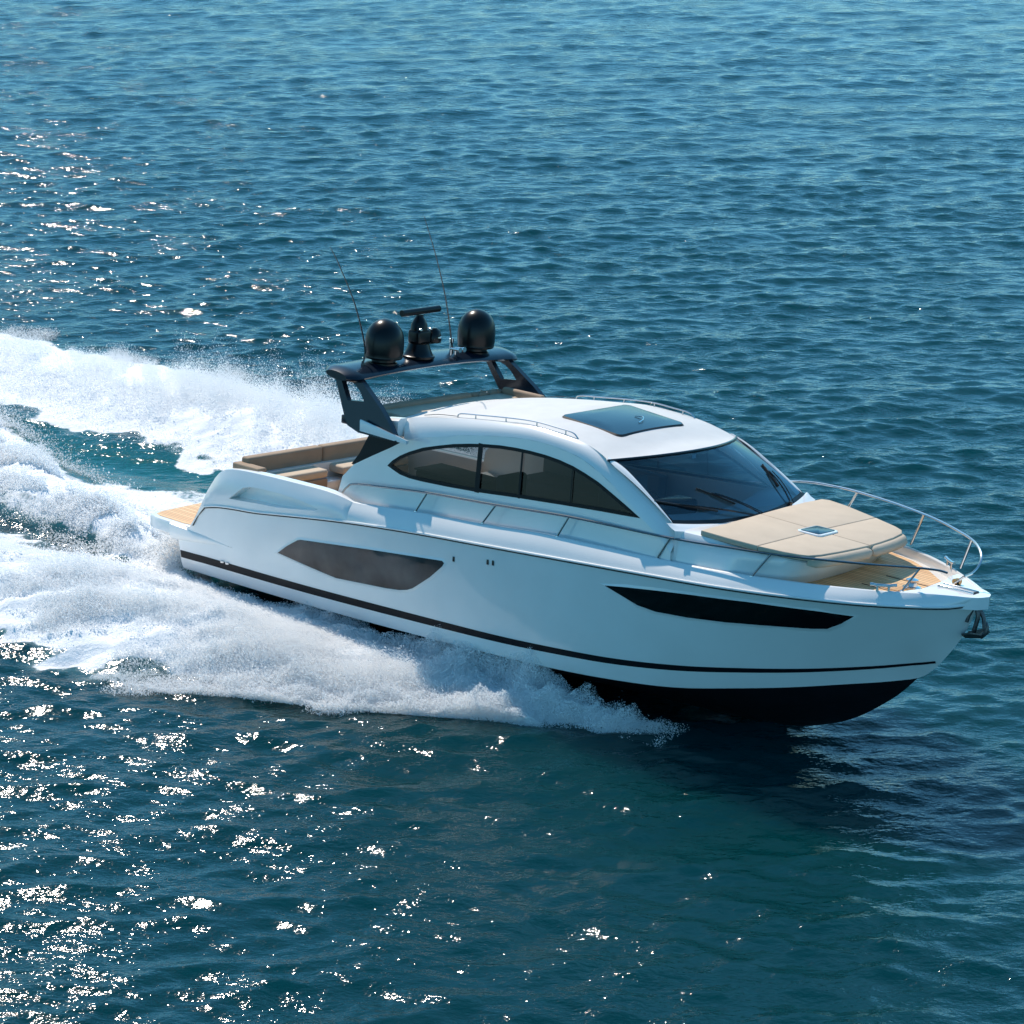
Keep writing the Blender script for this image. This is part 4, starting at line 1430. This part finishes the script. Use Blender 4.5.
# plough blade with two wings
for sd in (-1, 1):
    an.add([(16.38, 0, 2.05), (16.74, 0, 2.13), (16.80, sd * .15, 2.22), (16.60, sd * .20, 2.21), (16.36, sd * .12, 2.12),
            (16.38, 0, 2.01), (16.74, 0, 2.09), (16.80, sd * .15, 2.19), (16.60, sd * .20, 2.18), (16.36, sd * .12, 2.09)],
           [(0, 1, 2, 3), (0, 3, 4), (5, 8, 7, 6), (5, 9, 8), (0, 5, 6, 1), (1, 6, 7, 2), (2, 7, 8, 3), (3, 8, 9, 4), (4, 9, 5, 0)])
an.add(*tube(spline([(16.70, 0, 2.12), (16.80, 0, 2.22), (16.82, 0, 2.34), (16.79, 0, 2.42)], 4), .055, 8, .015))
an.V = [tuple(np.array([16.46, 0, 2.60]) + (np.array(v) - [16.46, 0, 2.60]) * .84) for v in an.V]
an.build('anchor', DSTEEL, yacht, angle=30)

# ------------------------------------------------------------------ spray: clouds of droplets (stuff)
def droplet_group(mat):
    ng = bpy.data.node_groups.new('droplets', 'GeometryNodeTree')
    ng.interface.new_socket('Geometry', in_out='INPUT', socket_type='NodeSocketGeometry')
    ng.interface.new_socket('Geometry', in_out='OUTPUT', socket_type='NodeSocketGeometry')
    i = ng.nodes.new('NodeGroupInput'); o = ng.nodes.new('NodeGroupOutput')
    mp = ng.nodes.new('GeometryNodeMeshToPoints')
    na = ng.nodes.new('GeometryNodeInputNamedAttribute'); na.data_type = 'FLOAT'; na.inputs[0].default_value = 'drop_radius'
    sm = ng.nodes.new('GeometryNodeSetMaterial'); sm.inputs['Material'].default_value = mat
    ng.links.new(i.outputs[0], mp.inputs['Mesh'])
    ng.links.new(na.outputs[0], mp.inputs['Radius'])
    ng.links.new(mp.outputs[0], sm.inputs[0])
    ng.links.new(sm.outputs[0], o.inputs[0])
    return ng


def spray_material():
    m, t, b = new_mat('white_spray')
    t.nodes.remove(b)
    d = t.nodes.new('ShaderNodeBsdfDiffuse'); d.inputs[0].default_value = (.93, .935, .935, 1)
    l = t.nodes.new('ShaderNodeBsdfTranslucent'); l.inputs[0].default_value = (.93, .935, .935, 1)
    x = t.nodes.new('ShaderNodeMixShader'); x.inputs[0].default_value = .45
    t.links.new(d.outputs[0], x.inputs[1]); t.links.new(l.outputs[0], x.inputs[2])
    t.links.new(x.outputs[0], t.nodes['Material Output'].inputs[0])
    return m


DROP = spray_material()
DG = droplet_group(DROP)


def droplets(name, P, rad, label):
    me = bpy.data.meshes.new(name)
    me.vertices.add(len(P))
    me.vertices.foreach_set('co', np.asarray(P, np.float32).ravel())
    a = me.attributes.new('drop_radius', 'FLOAT', 'POINT')
    a.data.foreach_set('value', np.asarray(rad, np.float32))
    me.materials.append(DROP)
    o = bpy.data.objects.new(name, me)
    COL.objects.link(o)
    md = o.modifiers.new('droplets', 'NODES'); md.node_group = DG
    tag(o, label, 'spray', 'stuff')
    return o


def ground_pts(bx, by):
    """boat x,y -> world x,y on the water"""
    p = np.stack([bx, by, np.zeros_like(bx)], -1)
    w = p @ BM.T
    # slide to the water level along boat z
    tz = (0 - (w[:, 2] + BH)) / BM[2, 2]
    return w[:, 0] + BM[0, 2] * tz, w[:, 1] + BM[1, 2] * tz


def side_spray(s, n, dens, hsc, xlo=-16, xhi=11.6, seed=1):
    r = np.random.default_rng(seed)
    bx = r.uniform(xlo, xhi, n)
    q = r.beta(1.5, 1.25, n) * 1.2 - .03
    X_O, S_O, X_I, S_I = (YO_X, YO_S, YI_X, YI_S) if s < 0 else (YOP_X, YOP_S, YIP_X, YIP_S)
    yo = np.interp(bx, X_O, S_O); yi = np.interp(bx, X_I, S_I)
    yi = np.maximum(yi, np.where(bx > .2, np.interp(bx, CHx, CHy) - .05, -9))
    by = s * (yi + (yo - yi) * q)
    cl1 = fbm(bx * .8 + 3, by * .8, 4, 40 + seed)
    cl2 = fbm((-bx * .75 + by * s * .65) * .9, (bx * .65 + by * s * .75) * 3.2, 4, 50 + seed)
    nz = cl1 * .55 + cl2 * .45
    th = np.interp(q, [0, .75, .95, 1.15], [.38, .44, .52, .66])
    keep = r.random(n) < np.interp(bx, *dens) * sstep(-.11, .10, nz - th)
    bx, by, q, cl1, cl2 = bx[keep], by[keep], q[keep], cl1[keep], cl2[keep]
    wx, wy = ground_pts(bx, by)
    _, z, _, _, _ = wake_fields(wx, wy)
    hs = np.interp(bx, *hsc) * np.interp(q, [0, .25, .5, .75, 1.1], [.12, .35, 1.0, .85, .35]) * np.clip((cl1 * .5 + cl2 * .5 - .28) * 4.2, .08, 2.0)
    h = r.exponential(1, len(bx)).clip(0, 4) * hs
    out = s * .35 * h
    w = np.stack([wx, wy, z - .03 + h], -1)
    w += np.outer(out, BM[:, 1]) - np.outer(.6 * h, BM[:, 0])
    w += r.normal(0, .03, w.shape)
    rad = np.exp(r.normal(math.log(.0046), .5, len(bx))).clip(.002, .022) * np.interp(h / (hs + 1e-3), [0, 1, 3], [1.2, 1, .65])
    return w, rad


def hull_mist(n, seed):
    """fine veil of mist between the near chine and the water"""
    r = np.random.default_rng(seed)
    bx = r.uniform(3.0, 12.4, n)
    t = r.random(n)
    chy = np.interp(bx, CHx, CHy); yo = np.interp(bx, YO_X, YO_S) + .25
    by = -(chy - .25 + np.maximum(.8, yo - chy + .25) * t ** 1.2)
    wx, wy = ground_pts(bx, by)
    top = np.interp(bx, [3, 6, 8, 9.5, 11, 11.8, 12.4], [.16, .32, .52, .56, .44, .22, .08]) * (1 - .75 * t)
    cl = fbm(bx * 1.1 - by * .9, by * 2.0, 4, 91)
    cl2 = fbm(bx * 3.1, by * 2.2, 3, 92)
    spike = np.clip((cl2 - .5) * 5, 0, 1.6)
    h = r.random(n) ** 1.6 * top * (.35 + 1.5 * np.clip(cl - .3, 0, 1) * 2 + .5 * spike)
    k = r.random(n) < np.clip((cl - .30) * 3.2, .05, 1) * np.interp(bx, [3, 6, 10.3, 11.3, 12.2], [.5, 1, .8, .3, 0.0])
    rad = np.exp(r.normal(math.log(.0042), .4, n)).clip(.002, .012)
    return np.stack([wx, wy, h + .01], -1)[k], rad[k]


w1, r1 = side_spray(-1, 2600000, ([-16, -8, 0, 6, 8.5, 10.5, 11.6], [.35, .6, 1, 1, .6, .25, .03]), ([-16, -4, 2, 6, 9, 11.6], [.03, .07, .11, .13, .10, .04]), seed=1)
wm, rm = hull_mist(1200000, 5)
w1 = np.concatenate([w1, wm]); r1 = np.concatenate([r1, rm])
droplets('starboard_spray', w1, r1, 'white spray thrown from the near starboard side of the yacht')
w2, r2 = side_spray(1, 1300000, ([-16, -8, 0, 6, 11.6], [.5, .9, 1, .5, .2]), ([-16, -9, -5, 0, 6, 11.6], [.05, .13, .26, .20, .13, .05]), seed=2)
droplets('port_spray', w2, r2, 'white spray plume rising beyond the stern on the far side')
# stern wash
r = np.random.default_rng(9)
n = 260000
bx = r.uniform(-14, .2, n); by = ridge_y(bx) + r.normal(0, .5, n)
c1 = fbm(bx * .6, by * 2.2, 4, 71)
k = c1 > .44
bx, by, c1 = bx[k], by[k], c1[k]
wx, wy = ground_pts(bx, by)
_, z, _, _, _ = wake_fields(wx, wy)
h = r.exponential(.07, len(bx)).clip(0, .4)
droplets('stern_wash', np.stack([wx, wy, z - .02 + h], -1), np.exp(r.normal(math.log(.008), .4, len(bx))).clip(.003, .02), 'white ridge of wash trailing straight behind the swim platform')
